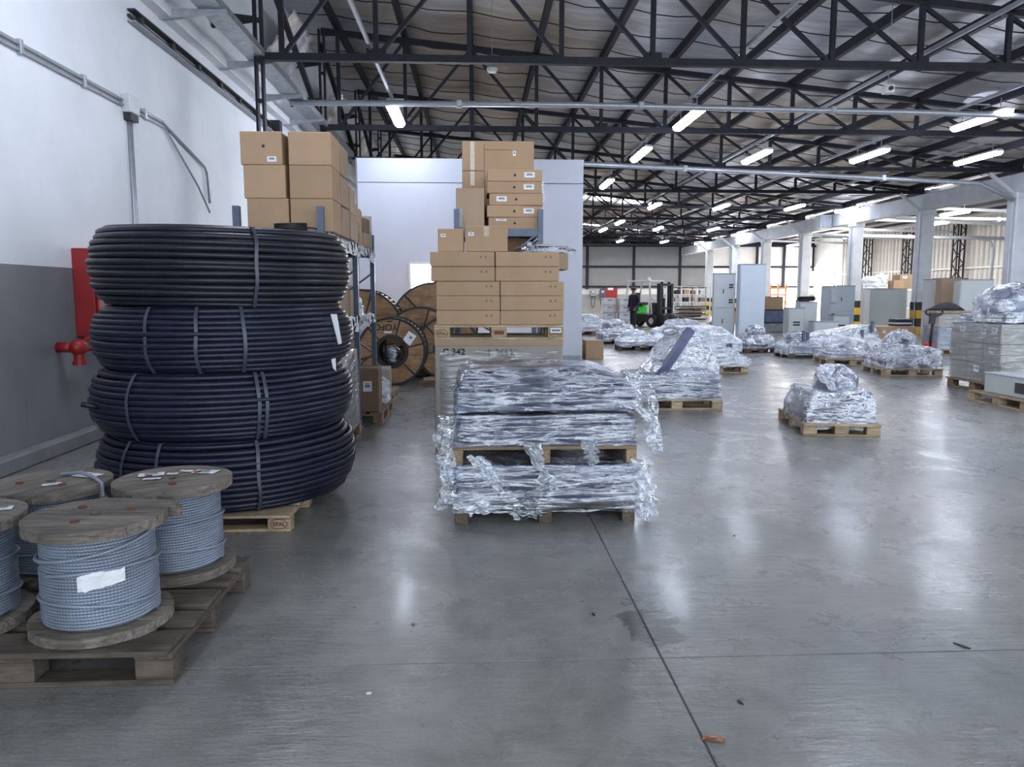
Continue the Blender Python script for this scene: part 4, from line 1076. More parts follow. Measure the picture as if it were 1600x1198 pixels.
# ------------------------------------------------------------------ wrapped loads across the hall
WP = 'pale pallets under the wrapped loads'
pallet('pale pallet under the wrapped load with the slanting steel bar', (2.62, 10.1, 0), 0, 1.22, .85, .144, 'pallet_new', group=WP)
B = load('film-wrapped machine part with a slanting steel bar rising out of it', (2.62, 10.1, .146), 0,
         [(-.02, 0, 0, 1.16, .82, .16), (.0, .0, .165, 1.12, .78, .14), (.33, 0, .305, .46, .6, .1, 'sheet_pale')], (), 'film', bottom=-.02, seed=41, n=10, m=8, amp=.0)
bpy.data.objects.remove(B.children[-1])
bb = MB(); bb.bar((-.24, -.34, .26), (.22, -.2, .90), .09, .10); bb.build('slanting_bar', 'sheet_metal', B)
MB().tube([(.02 + .10 * math.cos(a * .52), .1, .86 + .05 * math.sin(a * .52)) for a in range(13)], .014, 6).build('handle_loop', 'steel_grey', B, True)
film(B, corners((0, 0, .15), (1.17, .83, .32)), 'film', -.03, 110, 26, .014, 42, .012)
film(B, corners((.12, 0, .35), (.9, .6, .08)) + corners((.3, 0, .40), (.55, .6, .12)) + [(.42, .1, .86), (.26, .05, .88), (-.02, .15, .84), (.0, .0, .6), (-.16, 0, .34)], 'film_crisp', .30, 110, 36, .016, 43, .012)
loose(B, [(-.56, -.36, .36), (-.58, -.42, .22), (-.50, -.44, .12)], .14, 'film_white', 12)
pallet('pale pallet under the round-topped wrapped load in the open floor', (3.98, 8.32, 0), R(-8.5), .80, 1.08, .13, 'pallet_new', group=WP)
Cc = load('round-topped film-wrapped load standing alone in the open floor', (3.98, 8.32, .132), R(-8.5),
     [(0, 0, 0, .72, .96, .10), (.03, -.02, .105, .66, .80, .17), (.03, -.02, .28, .62, .70, .05, 'sheet_pale')], [((.06, -.05, .42), (.46, .5, .36))], 'film_crisp', bottom=-.07, seed=43, n=110, m=40, amp=.02)
loose(Cc, [(-.1, -.3, .62), (-.15, -.34, .5), (-.05, -.38, .34)], .2, 'film_white', 13)
pallet('pale pallet under the wrapped load with a grey box and bulging top', (8.12, 14.05, 0), R(-9), 1.05, 1.15, .144, 'pallet_new', group=WP)
load('wide film-wrapped load with a grey box and bulging top beside the boxes', (8.12, 14.05, .146), R(-9),
     [(0, 0, 0, 1.0, 1.1, .14), (.1, -.05, .145, .85, .85, .2, 'sheet_pale'), (-.25, -.2, .15, .3, .4, .28, 'sheet_pale')], [((.0, .1, .42), (.62, .6, .5))], 'film_crisp', bottom=-.05, seed=44, n=90, m=36, amp=.025)
pallet('pale pallet under the crumpled silvery bundle', (8.05, 16.1, 0), R(-10), 1.05, 1.15, .144, 'pallet_new', group=WP)
load('crumpled silvery film bundle behind the wide wrapped load', (8.05, 16.1, .146), R(-10), [(0, 0, 0, .98, 1.05, .12)], [((.0, 0, .2), (1.0, 1.05, .46))], 'film_white', bottom=-.05, seed=45, n=80, m=30, amp=.035, cargo='sheet_pale')
pallet('low dark pallet under the long wrapped load', (8.45, 17.75, 0), 0, 2.3, .9, .12, 'pallet_old', group=WP)
Fl = load('long film-wrapped load with upright stops, peaked at one end', (8.45, 17.75, .122), 0,
     [(0, 0, 0, 2.3, .88, .16, 'sheet_pale'), (.1, .05, .165, 2.0, .7, .15, 'sheet_pale'), (.85, .05, .32, .12, .7, .32)], [((-.75, .1, .36), (.6, .6, .3))], 'film_crisp', bottom=-.04, seed=46, n=110, m=34, amp=.02)
for x, z in ((-.78, .4), (-.68, .36), (.62, .42), (.86, .62)): boxpart('upright_stop', (.07, .06, .26), 'rack_blue', Fl, (x, -.36, z), b=.005)
pallet('dark pallet under the small tied bundle', (7.2, 19.4, 0), R(12), .9, .9, .12, 'pallet_old', group=WP)
load('small tied film bundle left of the long wrapped load', (7.2, 19.4, .122), R(12), [(0, 0, 0, .8, .8, .12), (.06, 0, .125, .62, .6, .2)], [((.05, 0, .4), (.62, .6, .34))], 'film_crisp', bottom=-.05, seed=47, n=70, m=30, amp=.03)
pallet('pale pallet under the flat tapering wrapped load', (4.65, 14.6, 0), 0, 1.1, .85, .144, 'pallet_new', group=WP)
Hh = load('flat film-wrapped load tapering to a low end behind the slanting bar', (4.72, 14.6, .146), 0, [(-.1, 0, 0, 1.2, .95, .12, 'sheet_pale'), (-.25, 0, .125, .75, .8, .22, 'sheet_pale')], (), 'film_white', bottom=-.02, seed=48, n=80, m=26, amp=.014, cargo='sheet_pale')
boxpart('upright_stop', (.05, .05, .2), 'rack_blue', Hh, (.1, -.34, .32)); boxpart('upright_stop', (.04, .05, .2), 'rack_blue', Hh, (.16, -.34, .32))
pallet('dark pallet under the white slanted slab load', (5.6, 18.2, 0), 0, 1.4, 1.2, .144, 'pallet_mid', group=WP)
load('white sheeted slab load with a slanted top before the tall cabinets', (5.6, 18.2, .146), 0, [(0, 0, 0, 1.4, 1.2, .25, 'white_bag'), (-.2, .1, .255, .9, .9, .32, 'white_bag')], (), 'film_white', bottom=.0, seed=49, n=70, m=24, amp=.012, cargo='white_bag')
for lab, x, y, w, d, h, s, fm, cg, pm in (
        ('low clear-film bundle along the left of the open floor', 4.35, 20.4, 1.1, 1.0, .46, 51, 'film_white', 'sheet_pale', 'pallet_old'),
        ('pale crumpled load beside the low clear-film bundle', 5.35, 21.3, 1.0, 1.0, .5, 52, 'film_white', 'white_bag', 'pallet_old'),
        ('blue-tinted domed load before the forklift', 4.25, 22.9, 1.1, 1.0, .66, 53, 'film_crisp', 'sheet_metal', 'pallet_old'),
        ('white draped load at the partition corner', 4.25, 28.2, 1.7, 1.1, .72, 54, 'film_white', 'white_bag', 'pallet_mid'),
        ('crumpled white load right behind the domed load', 4.75, 25.2, 1.1, 1.0, .62, 55, 'film_white', 'white_bag', 'pallet_mid'),
        ('white heap in front of the slanted slab load', 4.55, 17.0, .8, .7, .38, 56, 'film_white', 'white_bag', 'pallet_old'),
        ('white draped row load behind the slab load', 7.1, 25.3, 2.0, 1.2, .62, 57, 'film_white', 'white_bag', 'pallet_mid')):
    pallet('pallet under the ' + lab, (x, y, 0), R(random.uniform(-8, 8)), w, d, .13, pm, group=WP)
    load(lab, (x, y, .132), R(random.uniform(-8, 8)), [(0, 0, 0, w * .95, d * .95, h * .28), (.05, 0, h * .29, w * .7, d * .7, h * .25)], [((-.08 * w, 0, h * .62), (w * .62, d * .7, h * .5))], fm, bottom=-.02, seed=s, n=60, m=26, amp=.03, cargo=cg)
carton('lone brown carton at the foot of the white partition', (2.72, 17.55, 0), (.42, .4, .44), R(5), 'carton', None)

# the carton stack at the right edge and the pallet before it
pallet('red-brown pallet under the film-wrapped grey carton stack', (8.42, 11.5, 0), R(90), 1.25, 1.2, .15, 'pallet_mid', group=WP)
jb = []
for lv in range(3):
    for j in range(3):
        for i in range(2):
            jb.append((-.3 + .6 * i + (.02, 0, -.015)[lv], -.40 + .40 * j, .302 * lv, .59, .395, .30, 'carton_grey'))
J = load('film-wrapped stack of grey-brown cartons with a bulging plastic top', (8.42, 11.5, .152), 0, jb, (), 'film_box', bottom=.0, seed=60, n=90, m=36, amp=.008, cargo='carton_grey')
for y, z in ((-.45, .8), (-.2, .78), (.3, .8), (-.42, .5), (-.1, .2)): 
    s = boxpart('shipping_label', (.002, .13, .1), 'paper', J, (-.612, y, z)); boxpart('print_bar', (.002, .08, .02), 'paper_print', s, (-.002, 0, .01))
for y in (.1, .3): boxpart('shipping_label', (.14, .002, .1), 'paper', J, (y, -.602, .76 - y))
load('bulging clear plastic bundle on top of the grey carton stack', (8.45, 11.55, 1.075), R(3), [(0, 0, 0, 1.05, 1.0, .12, 'sheet_pale')], [((-.05, 0, .26), (1.08, 1.0, .70))], 'film_crisp', bottom=.0, seed=61, group=None, n=90, m=36, amp=.03, cargo='sheet_pale', cat='bundle')
pallet('pale pallet carrying the grey metal box at the right edge', (7.5, 9.85, 0), R(90), 1.2, .9, .144, 'pallet_new', group=WP, stamp=None)
mb_ = thing('metal_box', 'grey sheet-metal box with a dark recess on the pale pallet at the right edge', 'box', (7.56, 9.75, .146))
boxpart('body', (.82, 1.0, .26), 'cabinet_green', mb_, (0, 0, .13), b=.008); boxpart('lid', (.84, 1.02, .02), 'cabinet', mb_, (0, 0, .27), b=.004)
boxpart('recess', (.02, .36, .14), 'black', mb_, (-.411, -.30, .13)); boxpart('recess', (.5, .02, .14), 'black', mb_, (.05, -.502, .13)); boxpart('recess_frame', (.012, .4, .02), 'cabinet', mb_, (-.418, -.30, .21))
boxpart('timber_batten', (.8, .08, .05), 'pallet_new', None, (7.9, 10.5, .172), (0, 0, R(8)), b=.003); tag(bpy.data.objects['timber_batten'], 'pale timber batten resting by the grey metal box', 'timber')

# ------------------------------------------------------------------ cabinets and machinery mid-hall
def cabinet(lab, x, y, w, d, h, mat='cabinet', rz=0, doors=1, split=None, vents=(), handle=True, plinth=.08, group='grey electrical cabinets'):
    t = thing('electrical_cabinet', lab, 'cabinet', (x, y, 0), rz, group)
    boxpart('body', (w, d, h - plinth), mat, t, (0, 0, plinth + (h - plinth) / 2), b=.012)
    boxpart('plinth', (w - .03, d - .03, plinth), 'cabinet_green', t, (0, 0, plinth / 2))
    boxpart('roof_plate', (w + .02, d + .02, .025), 'steel_grey', t, (0, 0, h + .012), b=.004)
    zs = [plinth + .02, h - .03] if not split else [plinth + .02, split, h - .03]
    for k in range(len(zs) - 1):
        dr = boxpart('door', (w - .05, .02, zs[k + 1] - zs[k] - .015), mat, t, (0, -d / 2 - .008, (zs[k] + zs[k + 1]) / 2), b=.005)
        if handle: boxpart('handle', (.025, .03, .14), 'black', dr, (-w * .05 if split else w * .36, -.02, 0), b=.004)
    for x_, z, w_, h_ in vents:
        v = boxpart('vent', (w_, .014, h_), 'cabinet_blue', t, (x_, -d / 2 - .024, z)); 
        for q in (-1, 1): boxpart('louvre', (w_ * .84, .01, h_ * .28), 'black', v, (0, -.006, q * h_ * .22))
    return t
CP = 'low pallets under the cabinets'
pallet('pale pallet under the tall plain grey cabinet', (8.28, 22.6, 0), 0, 1.1, .9, .12, 'pallet_new', group=CP)
cabinet('tall plain pale grey cabinet, tallest of the hall', 8.28, 22.6, .74, .62, 2.24, 'cabinet_blue', R(-11), handle=False); bpy.data.objects['electrical_cabinet'].location.z = .122
pallet('pale pallet under the two-door cabinet with louvre vents', (7.88, 23.9, 0), 0, 1.1, .9, .12, 'pallet_new', group=CP)
c_ = cabinet('tall two-door grey cabinet with louvre vents beside the plain one', 7.88, 23.9, .66, .6, 2.0, 'cabinet', R(-14), split=.95, vents=((.2, 1.62, .15, .17), (.2, 1.15, .15, .17))); c_.location.z = .122
cabinet('two-door grey cabinet with a side box beside the striped column', 13.4, 27.6, 1.0, .6, 1.78, 'cabinet_blue', R(6), split=.85, vents=((-.36, .72, .18, .16),))
boxpart('side_box', (.2, .12, .5), 'cabinet', bpy.data.objects['electrical_cabinet.002'], (-.4, -.37, 1.42), b=.01)
cabinet('wide grey-green cabinet right of the striped column', 15.7, 28.5, 1.3, .9, 1.68, 'cabinet_green', R(-14), handle=False)
cabinet('grey cabinet with pale top behind the bulging plastic bundle', 15.46, 23.0, .9, .8, 1.92, 'cabinet_green', R(-20), handle=False)
cabinet('slim pale cabinet beside the tall brown carton', 15.76, 25.7, .3, .5, 1.98, 'cabinet', R(-8), handle=False)
for k, (lab, x, y, w, h) in enumerate((('low grey enclosure with a dark lower door', 10.75, 25.2, .55, 1.02), ('low grey enclosure set behind the dark-door one', 11.6, 26.2, .6, 1.2), ('smallest pale enclosure in front of the side-box cabinet', 12.6, 25.8, .55, .75), ('low wide enclosure between the small ones', 11.55, 24.7, .8, .58))):
    e = cabinet(lab, x, y, w, .5, h, 'cabinet_green' if k % 2 == 0 else 'cabinet', R(-4), handle=False, vents=((0, h * .5, w * .5, .2),) if k in (0, 2) else (), group='low grey enclosures', plinth=.05)
carton('tall dark brown carton beside the slim pale cabinet', (15.62, 24.5, 0), (.58, .7, 2.0), R(-18), 'carton_dull', None)
carton('brown carton top showing over the grey cabinet near the corrugated wall', (18.2, 28.5, 0), (1.0, .8, 2.1), R(-10), 'carton_dark', None)
carton('wide brown carton with round sticker behind the wide wrapped load', (11.05, 19.55, 0), (.95, .5, .66), R(-3), 'carton', (-.36, .52, .08, .08))
fs = thing('folded_sheets', 'dark and pale folded sheets lying on the round-sticker carton', 'sheets', (11.2, 19.55, .662))
for k in range(4): boxpart('sheet', (.42 + .03 * (k % 2), .35, .045), ('black_cloth', 'cabinet', 'black_cloth', 'sheet_metal')[k], fs, (.02 * (k % 2), 0, .024 + .048 * k), b=.012)
pallet('pallet under the clear wrapped bundles by the pallet truck', (11.85, 18.6, 0), 0, .8, .8, .13, 'pallet_new', group=WP)
load('two clear wrapped bundles stacked by the pallet truck', (11.85, 18.6, .132), R(-4), [(0, 0, 0, .72, .7, .26, 'sheet_pale'), (0, 0, .27, .72, .7, .28, 'sheet_pale'), (0, 0, .56, .74, .72, .32, 'carton_grey')], (), 'film_box', bottom=0, seed=62, n=50, m=22, amp=.02, cargo='sheet_pale')
boxpart('timber_board', (.95, .7, .06), 'pallet_new', None, (11.9, 18.6, 1.06), (0, 0, R(-4)), b=.004); tag(bpy.data.objects['timber_board'], 'pale timber board lying on the clear wrapped bundles', 'board')
bk = MB(); bk.lathe([(.45, 0), (.36, .08), (.2, .17), (.08, .2), (0, .21)], 14); bk.v = [(x + .03 * noise.noise((x * 5, y * 5, z)), y * .7, z) for x, y, z in bk.v]
tag(bk.build('black_cloth', 'black_cloth', None, True, (11.85, 18.6, 1.092)), 'black cloth heap on the timber board by the pallet truck', 'cloth')
pj = thing('pallet_truck', 'dark hand pallet truck with a looped handle beside the striped column', 'pallet truck', (10.8, 17.5, 0), R(-4))
MB().tube([(0, 0, .15), (0, -.03, .6), (.02, -.06, 1.0)], .035, 8).build('tiller', 'black', pj, True)
MB().tube([(.02 + .21 * math.cos(k * .524) * (1 if abs(math.cos(k * .524)) < .9 else .95), -.06, 1.08 + .09 * math.sin(k * .524)) for k in range(13)], .022, 8).build('handle_loop', 'black', pj, True)
MB().bar((-.02, -.06, .8), (.0, -.05, 1.05), .12, .07).build('control_grip', 'black', pj)
boxpart('pump_body', (.2, .2, .3), 'red_bright', pj, (0, .08, .2), b=.03)
for s in (-1, 1):
    boxpart('fork', (.16, 1.1, .06), 'red_bright', pj, (s * .19, .75, .1), b=.01)
    MB().lathe([(.0, -.03), (.1, -.03), (.1, .03), (0, .03)], 14, 'x').build('wheel', 'black', pj, loc=(s * .07, 0, .1))
    MB().lathe([(.0, -.04), (.04, -.04), (.04, .04), (0, .04)], 12, 'x').build('roller', 'black', pj, loc=(s * .19, 1.2, .04))

# ------------------------------------------------------------------ forklift and the worker
ff = thing('forklift', 'green and black forklift with a white overhead guard in mid-hall', 'forklift', (7.95, 34.2, 0), R(38))
b = MB().box((0, .75, .72), (1.05, 1.1, .62), b=.14).build('counterweight', 'green', ff, loc=(0, .35, 0)); boxpart('chassis', (1.0, 1.3, .4), 'black', ff, (0, .2, .42), b=.04)
boxpart('seat', (.5, .5, .12), 'black', ff, (0, .6, 1.05), b=.03); boxpart('seat_back', (.5, .12, .5), 'black', ff, (0, .88, 1.3), b=.03)
boxpart('dashboard', (.7, .3, .5), 'black', ff, (0, -.3, .85), b=.04); MB().lathe([(.14, 0), (.16, .01), (.14, .02), (.12, .01)], 16, 'y', close=True).build('steering_wheel', 'black', ff, loc=(0, -.1, 1.15), rot=(R(-40), 0, 0))
for x in (-.48, .48):
    MB().bar((x, -.42, .6), (x, -.25, 2.05), .06).build('guard_post', 'guard_white', ff); MB().bar((x, 1.15, .9), (x, .95, 2.05), .06).build('guard_post', 'guard_white', ff)
boxpart('guard_roof', (1.04, 1.35, .06), 'guard_white', ff, (0, .35, 2.07), b=.01)
MB().lathe([(.07, 0), (.07, .1), (.04, .15), (0, .16)], 12).build('beacon', 'guard_white', ff, loc=(.2, .3, 2.1))
for x in (-.4, .4):
    boxpart('mast_upright', (.14, .18, 1.9), 'black', ff, (x, -.78, 1.0)); boxpart('mast_rail', (.08, .1, 1.85), 'steel_dark', ff, (x * .62, -.78, 1.1))
for z in (.35, .85, 1.9): boxpart('mast_crossbar', (.86, .1, .1), 'black', ff, (0, -.80, z))
MB().tube([(0, -.72, .2), (0, -.72, 1.3)], .06, 10).build('lift_cylinder', 'steel_dark', ff, True)
boxpart('carriage', (.95, .08, .45), 'black', ff, (0, -.92, .4), b=.01)
for x in (-.28, .28):
    MB().prism([(-.98, .62), (-.92, .62), (-.92, .1), (-1.9, .06), (-1.9, .04), (-.98, .05)], x - .06, x + .06, 'x').build('fork', 'steel_grey', ff)
for x, y, r_ in ((-.46, -.45, .3), (.46, -.45, .3), (-.44, 1.0, .25), (.44, 1.0, .25)):
    w_ = MB().lathe([(r_ * .5, -.1), (r_ * .93, -.11), (r_, -.07), (r_, .07), (r_ * .93, .11), (r_ * .5, .1)], 22, 'x', close=True).build('wheel', 'black', ff, True, loc=(x, y, r_)); MB().lathe([(0, -.07), (r_ * .5, -.07), (r_ * .5, .07), (0, .07)], 16, 'x').build('wheel_rim', 'guard_white', w_)

def skin_mesh(name, mat, verts, edges, radii, parent, root=0, sub=1):
    me = bpy.data.meshes.new(name); me.from_pydata(verts, edges, []); me.materials.append(M[mat])
    o = put(name, me, parent)
    sk = o.modifiers.new('skin', 'SKIN'); sk.use_smooth_shade = True
    ss = o.modifiers.new('sub', 'SUBSURF'); ss.levels = sub; ss.render_levels = sub
    for i, r in enumerate(radii): me.skin_vertices[0].data[i].radius = (r, r) if not isinstance(r, tuple) else r
    me.skin_vertices[0].data[root].use_root = True
    return o
pe = thing('person', 'person in navy jacket, dark trousers and dark cap standing by the forklift', 'person', (6.78, 32.4, 0), R(-50))
V = [(0, 0, .93), (0, .01, 1.1), (0, .0, 1.33), (0, -.01, 1.46), (0, -.03, 1.54), (0, -.04, 1.66), (0, -.03, 1.72),
     (-.09, 0, .88), (-.10, -.02, .5), (-.10, .01, .09), (-.10, -.10, .04), (.09, 0, .88), (.11, -.10, .5), (.11, -.06, .09), (.11, -.17, .04),
     (-.19, 0, 1.40), (-.25, .03, 1.13), (-.22, -.10, .90), (-.21, -.14, .82), (.19, 0, 1.40), (.25, .02, 1.13), (.23, -.14, .93), (.22, -.20, .86)]
E = [(0, 1), (1, 2), (2, 3), (3, 4), (4, 5), (5, 6), (0, 7), (7, 8), (8, 9), (9, 10), (0, 11), (11, 12), (12, 13), (13, 14), (3, 15), (15, 16), (16, 17), (17, 18), (3, 19), (19, 20), (20, 21), (21, 22)]
RAD = [(.13, .1), (.13, .1), (.15, .11), (.09, .08), .05, (.075, .09), (.06, .07), .085, .055, .04, .035, .085, .055, .04, .035, .06, .042, .032, .025, .06, .042, .032, .025]
body = skin_mesh('body', 'skin', V, E, RAD, pe)
for s, (hx, hy, hz) in ((-1, V[18]), (1, V[22])):
    for q in range(4):
        MB().tube([(hx + (q - 1.5) * .018, hy - .015, hz - .02), (hx + (q - 1.5) * .02, hy - .035, hz - .065), (hx + (q - 1.5) * .018, hy - .025, hz - .10 + .008 * abs(q - 1.3))], [.01, .009, .007], 6).build('finger', 'skin', body, True)
    MB().tube([(hx - s * .02, hy - .03, hz + .0), (hx - s * .045, hy - .055, hz - .035), (hx - s * .04, hy - .06, hz - .065)], [.011, .01, .008], 6).build('thumb', 'skin', body, True)
jk = skin_mesh('jacket', 'navy', [V[0], V[1], V[2], V[3], V[15], V[16], V[17], V[19], V[20], V[21], (0, -.015, 1.50), (0, 0, .80)], [(0, 1), (1, 2), (2, 3), (3, 4), (4, 5), (5, 6), (3, 7), (7, 8), (8, 9), (3, 10), (0, 11)],
          [(.185, .15), (.18, .15), (.19, .15), (.11, .1), .085, .065, .052, .085, .065, .052, .075, (.18, .15)], pe)
tr_ = skin_mesh('trousers', 'black_cloth', [(0, 0, .92), V[7], V[8], V[9], V[11], V[12], V[13]], [(0, 1), (1, 2), (2, 3), (0, 4), (4, 5), (5, 6)], [(.14, .12), .10, .072, .06, .10, .072, .06], pe)
for k in (10, 14): boxpart('shoe', (.1, .27, .09), 'black', pe, (V[k][0], V[k][1] + .03, .045), b=.03)
MB().lathe([(.115, -.02), (.118, .03), (.09, .08), (0, .1)], 16).build('cap', 'black', pe, True, (0, -.03, 1.68)); boxpart('cap_peak', (.14, .11, .015), 'black', pe, (0, -.16, 1.675), b=.005)
MB().lathe([(.0, -.02), (.018, -.01), (.0, .03)], 8).build('nose', 'skin', body, True, (0, -.14, 1.62))
for s in (-1, 1):
    MB().lathe([(0, -.012), (.012, 0), (0, .012)], 8).build('eye', 'ink', body, True, (s * .032, -.128, 1.645)); MB().lathe([(0, -.03), (.018, 0), (0, .03)], 8).build('ear', 'skin', body, True, (s * .088, -.035, 1.635))
boxpart('mouth', (.045, .01, .008), 'carton_dark', body, (0, -.128, 1.585))

# ------------------------------------------------------------------ far clutter
for k in range(2):
    g = thing('wall_charger', 'wall-mounted battery charger with a hanging cable on the end wall, %s' % ('smaller one', 'larger one by the door')[k], 'charger', (9.25 + .75 * k, 59.95, 1.55), group='battery chargers on the end wall')
    boxpart('case', (.42, .2, .5 + .2 * k), 'steel_grey' if k == 0 else 'sheet_metal', g, (0, -.12, 0), b=.02); boxpart('display', (.2, .02, .14), 'cabinet', g, (0, -.225, .1))
    MB().tube([(-.1, -.15, -.25), (-.16, -.16, -.8), (-.05, -.18, -1.15), (.1, -.16, -1.1), (.16, -.15, -.3)], .03, 6).build('cable', 'black', g, True)
gp = 'white stackable crates by the forklift'
for k in range(8):
    c_, lv = divmod(k, 4)
    o = MB().box((0, 0, .16), (.62, .5, .32), b=.03).build('plastic_crate', 'white_bag', None, loc=(6.05 + .66 * c_, 34.4 - .4 * c_, .0 + .33 * lv)); tag(o, 'white plastic crate in the %s stack behind the wrapped loads, %s from the floor' % (('left-hand', 'right-hand')[c_], ORD[lv]), 'crate', gp)
    boxpart('crate_rim', (.66, .54, .035), 'guard_white', o, (0, 0, .305), b=.008); boxpart('hand_slot', (.2, .02, .05), 'steel_grey', o, (0, -.25, .22))
cg = thing('slatted_rack', 'pale steel cage rack full of parts beyond the forklift', 'rack', (12.6, 45, 0))
for x in (-1.3, -.45, .45, 1.3):
    for y in (-.4, .4): boxpart('post', (.06, .06, 1.95), 'cabinet', cg, (x, y, .975))
for z in (.5, 1.0, 1.45, 1.92):
    boxpart('shelf', (2.66, .86, .04), 'cabinet', cg, (0, 0, z))
for x in [-1.2 + .16 * q for q in range(16)]: boxpart('cage_bar', (.02, .02, 1.4), 'guard_white', cg, (x, .42, 1.2))
rnd = random.Random(5)
for k in range(15):
    lv, i = divmod(k, 5)
    o = boxpart('parts_box', (.3, .4, .22 + .02 * (i % 3)), ('clutter_brown', 'cabinet', 'carton_grey', 'black', 'carton')[(i + lv) % 5], None, (11.55 + .48 * i + rnd.uniform(-.05, .05), 44.9, (.52, 1.02, 1.47)[lv] + .11 + .01 * (i % 3)), b=.01)
    tag(o, 'parts box on the pale cage rack, %s shelf, %s along' % (('bottom', 'middle', 'upper')[lv], ORD[i]), 'box', 'parts boxes on the pale cage rack')
sc_ = thing('metal_offcuts', 'heap of dark metal bars on the floor before the cage rack', 'scrap', (11.9, 41.5, 0))
for k in range(16):
    a = rnd.uniform(-.3, .3); MB().bar((-1.0 + rnd.uniform(0, .3), rnd.uniform(-.3, .3), .05 + .05 * k), (1.0 - rnd.uniform(0, .5), rnd.uniform(-.3, .3), .06 + .05 * k + a * .1), .08, .05).build('metal_bar', ('black', 'clutter_brown', 'steel_grey', 'black')[k % 4], sc_)
carton('brown carton on the floor beside the dark metal bars', (12.95, 38.5, 0), (.7, .5, .6), R(8), 'carton', None)
carton('pale carton on the floor right of the dark metal bars', (13.95, 38.7, 0), (.8, .5, .45), R(-5), 'carton_grey', None)
load('dark grey sack slumped beside the two-door vented cabinet', (10.0, 30.5, 0), R(5), [(0, 0, 0, .9, .5, .1, 'black_cloth')], [((0, 0, .28), (1.1, .7, .5)), ((-.5, 0, .16), (.4, .5, .3))], 'film_box', seed=70, group=None, cargo='sheet_metal', n=40, m=16, cat='sack')
carton('brown carton on grey machinery right of the tall plain cabinet', (11.6, 29.3, .9), (.6, .6, .5), R(12), 'carton', None)
mc = thing('machine_crate', 'dark grey machine on skids right of the tall plain cabinet', 'machine', (11.9, 29.4, 0))
boxpart('base', (1.6, .9, .35), 'steel_grey', mc, (0, 0, .175), b=.02); boxpart('housing', (1.4, .8, .5), 'sheet_metal', mc, (0, 0, .62), b=.04); boxpart('control_panel', (.3, .03, .2), 'cabinet', mc, (.3, -.42, .62)); boxpart('top_cover', (1.3, .7, .03), 'black', mc, (0, 0, .885))
orr = thing('orange_rack', 'orange pallet-rack frame standing in the far low opening', 'rack', (23.0, 57, 0))
for x in (-.6, 0, .6): boxpart('post', (.12, .1, 2.2), 'orange', orr, (x, 0, 1.1))
for z in (.4, .9, 1.4, 1.9): boxpart('beam', (1.3, .1, .12), 'orange', orr, (0, -.02, z))
gp = 'piled goods behind the wide grey-green cabinet'
for k, (x, z, w, h, mt, lab) in enumerate(((17.6, 0, 1.2, 1.72, 'cabinet', 'tall pale wrapped crate behind the wide grey-green cabinet'), (18.9, 0, 1.2, 1.72, 'cabinet_green', 'tall grey crate behind the wide grey-green cabinet'))):
    o = MB().box((0, 0, h / 2), (w, .9, h), b=.02).build('goods_crate', mt, None, loc=(x, 33, z)); tag(o, lab, 'crate', gp); boxpart('crate_batten', (w + .01, .03, .08), 'guard_white', o, (0, -.45, h * .5)); boxpart('crate_batten', (w + .01, .03, .08), 'guard_white', o, (0, -.45, h - .06))
load('white bagged goods piled above the wide grey-green cabinet', (17.5, 33, 1.722), 0, [(0, 0, 0, 1.1, .8, .2, 'white_bag')], [((0, 0, .3), (1.0, .7, .5)), ((.4, 0, .4), (.6, .6, .5))], 'film_white', seed=71, group=None, cargo='white_bag', n=44, m=18, amp=.03, cat='bag')
carton('brown carton with a paper label on the tall grey crate', (19.1, 33, 1.722), (.95, .6, .62), 0, 'carton_dull', (-.25, .5, .2, .1))
carton('small brown open carton between the bags and the labelled carton', (18.46, 32.75, 1.722), (.5, .5, .36), R(6), 'carton', None)

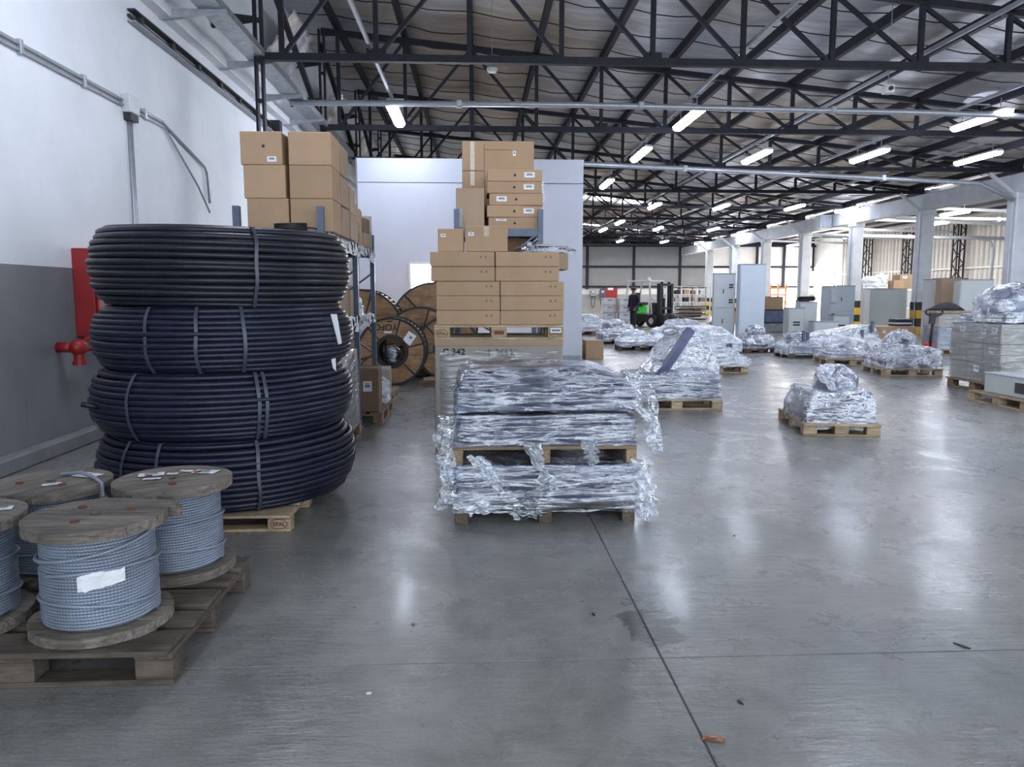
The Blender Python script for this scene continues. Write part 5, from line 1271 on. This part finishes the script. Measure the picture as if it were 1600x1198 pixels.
# things hidden low behind the wrapped rows, seen in slivers
load('dark tangle of hoses on the low enclosures', (11.9, 25.9, 1.23), 0, [(0, 0, 0, .3, .2, .03, 'black')], (), 'film_box', seed=72, group=None, cargo='black', n=24, m=10, cat='hose') if False else None
hs = thing('hose_coil', 'black hose coiled on the low grey enclosure', 'hose', (11.6, 26.2, 1.245))
MB().tube([((.28 + .03 * math.sin(k * .9)) * math.cos(k * .4), .2 * math.sin(k * .4), .02 + .003 * k) for k in range(48)], .022, 6).build('winding', 'black', hs, True)

# ------------------------------------------------------------------ small litter on the floor
wr_ = thing('candy_wrapper', 'crumpled orange sweet wrapper on the floor by the joint', 'wrapper', (.805, 2.39, .001), R(-18))
b = MB()
for i in range(9):
    for j in range(4): b.v.append(((i / 8 - .5) * .075, (j / 3 - .5) * .026 * (1.25 if i in (0, 8) else 1), .003 + .008 * abs(noise.noise((i * .7, j * .8, 2)))))
for i in range(8):
    for j in range(3): k = i * 4 + j; b.f.append((k, k + 4, k + 5, k + 1))
o = b.build('foil_sleeve', 'wrapper', wr_); o.modifiers.new('t', 'SOLIDIFY').thickness = .001
boxpart('print_bar', (.024, .007, .002), 'print_tan', wr_, (-.004, 0, .0115))
lit = [(.55, 3.42, 'dark flake of bark on the floor beside the wet stain'), (1.62, 4.55, 'dark scrap on the floor between the open-floor reflections'), (2.1, 3.02, 'thin dark stick lying near the cross joint'), (3.35, 4.0, 'dark chip near the right edge of the floor'), (1.18, 5.6, 'dark torn scrap right of the wrapped pallet'), (.98, 2.62, 'tiny dark crumb near the sweet wrapper'), (-.3, 3.35, 'brown leaf fragment left of the floor joint'), (-.42, 2.75, 'pale crumb on the near floor slab')]
for k, (x, y, lab) in enumerate(lit):
    b = MB(); n = 7; rn_ = random.Random(k); ln = .035 if 'stick' in lab else .017
    ring = [(math.cos(2 * math.pi * q / n) * ln * rn_.uniform(.5, 1.2), math.sin(2 * math.pi * q / n) * .008 * rn_.uniform(.5, 1.3)) for q in range(n)]
    b.prism(ring, 0, .004)
    tag(b.build('floor_scrap', 'paper' if 'pale' in lab else ('clutter_brown' if 'brown' in lab else 'black'), None, False, (x, y, .0005), (0, 0, rn_.uniform(0, 3))), lab, 'scrap')
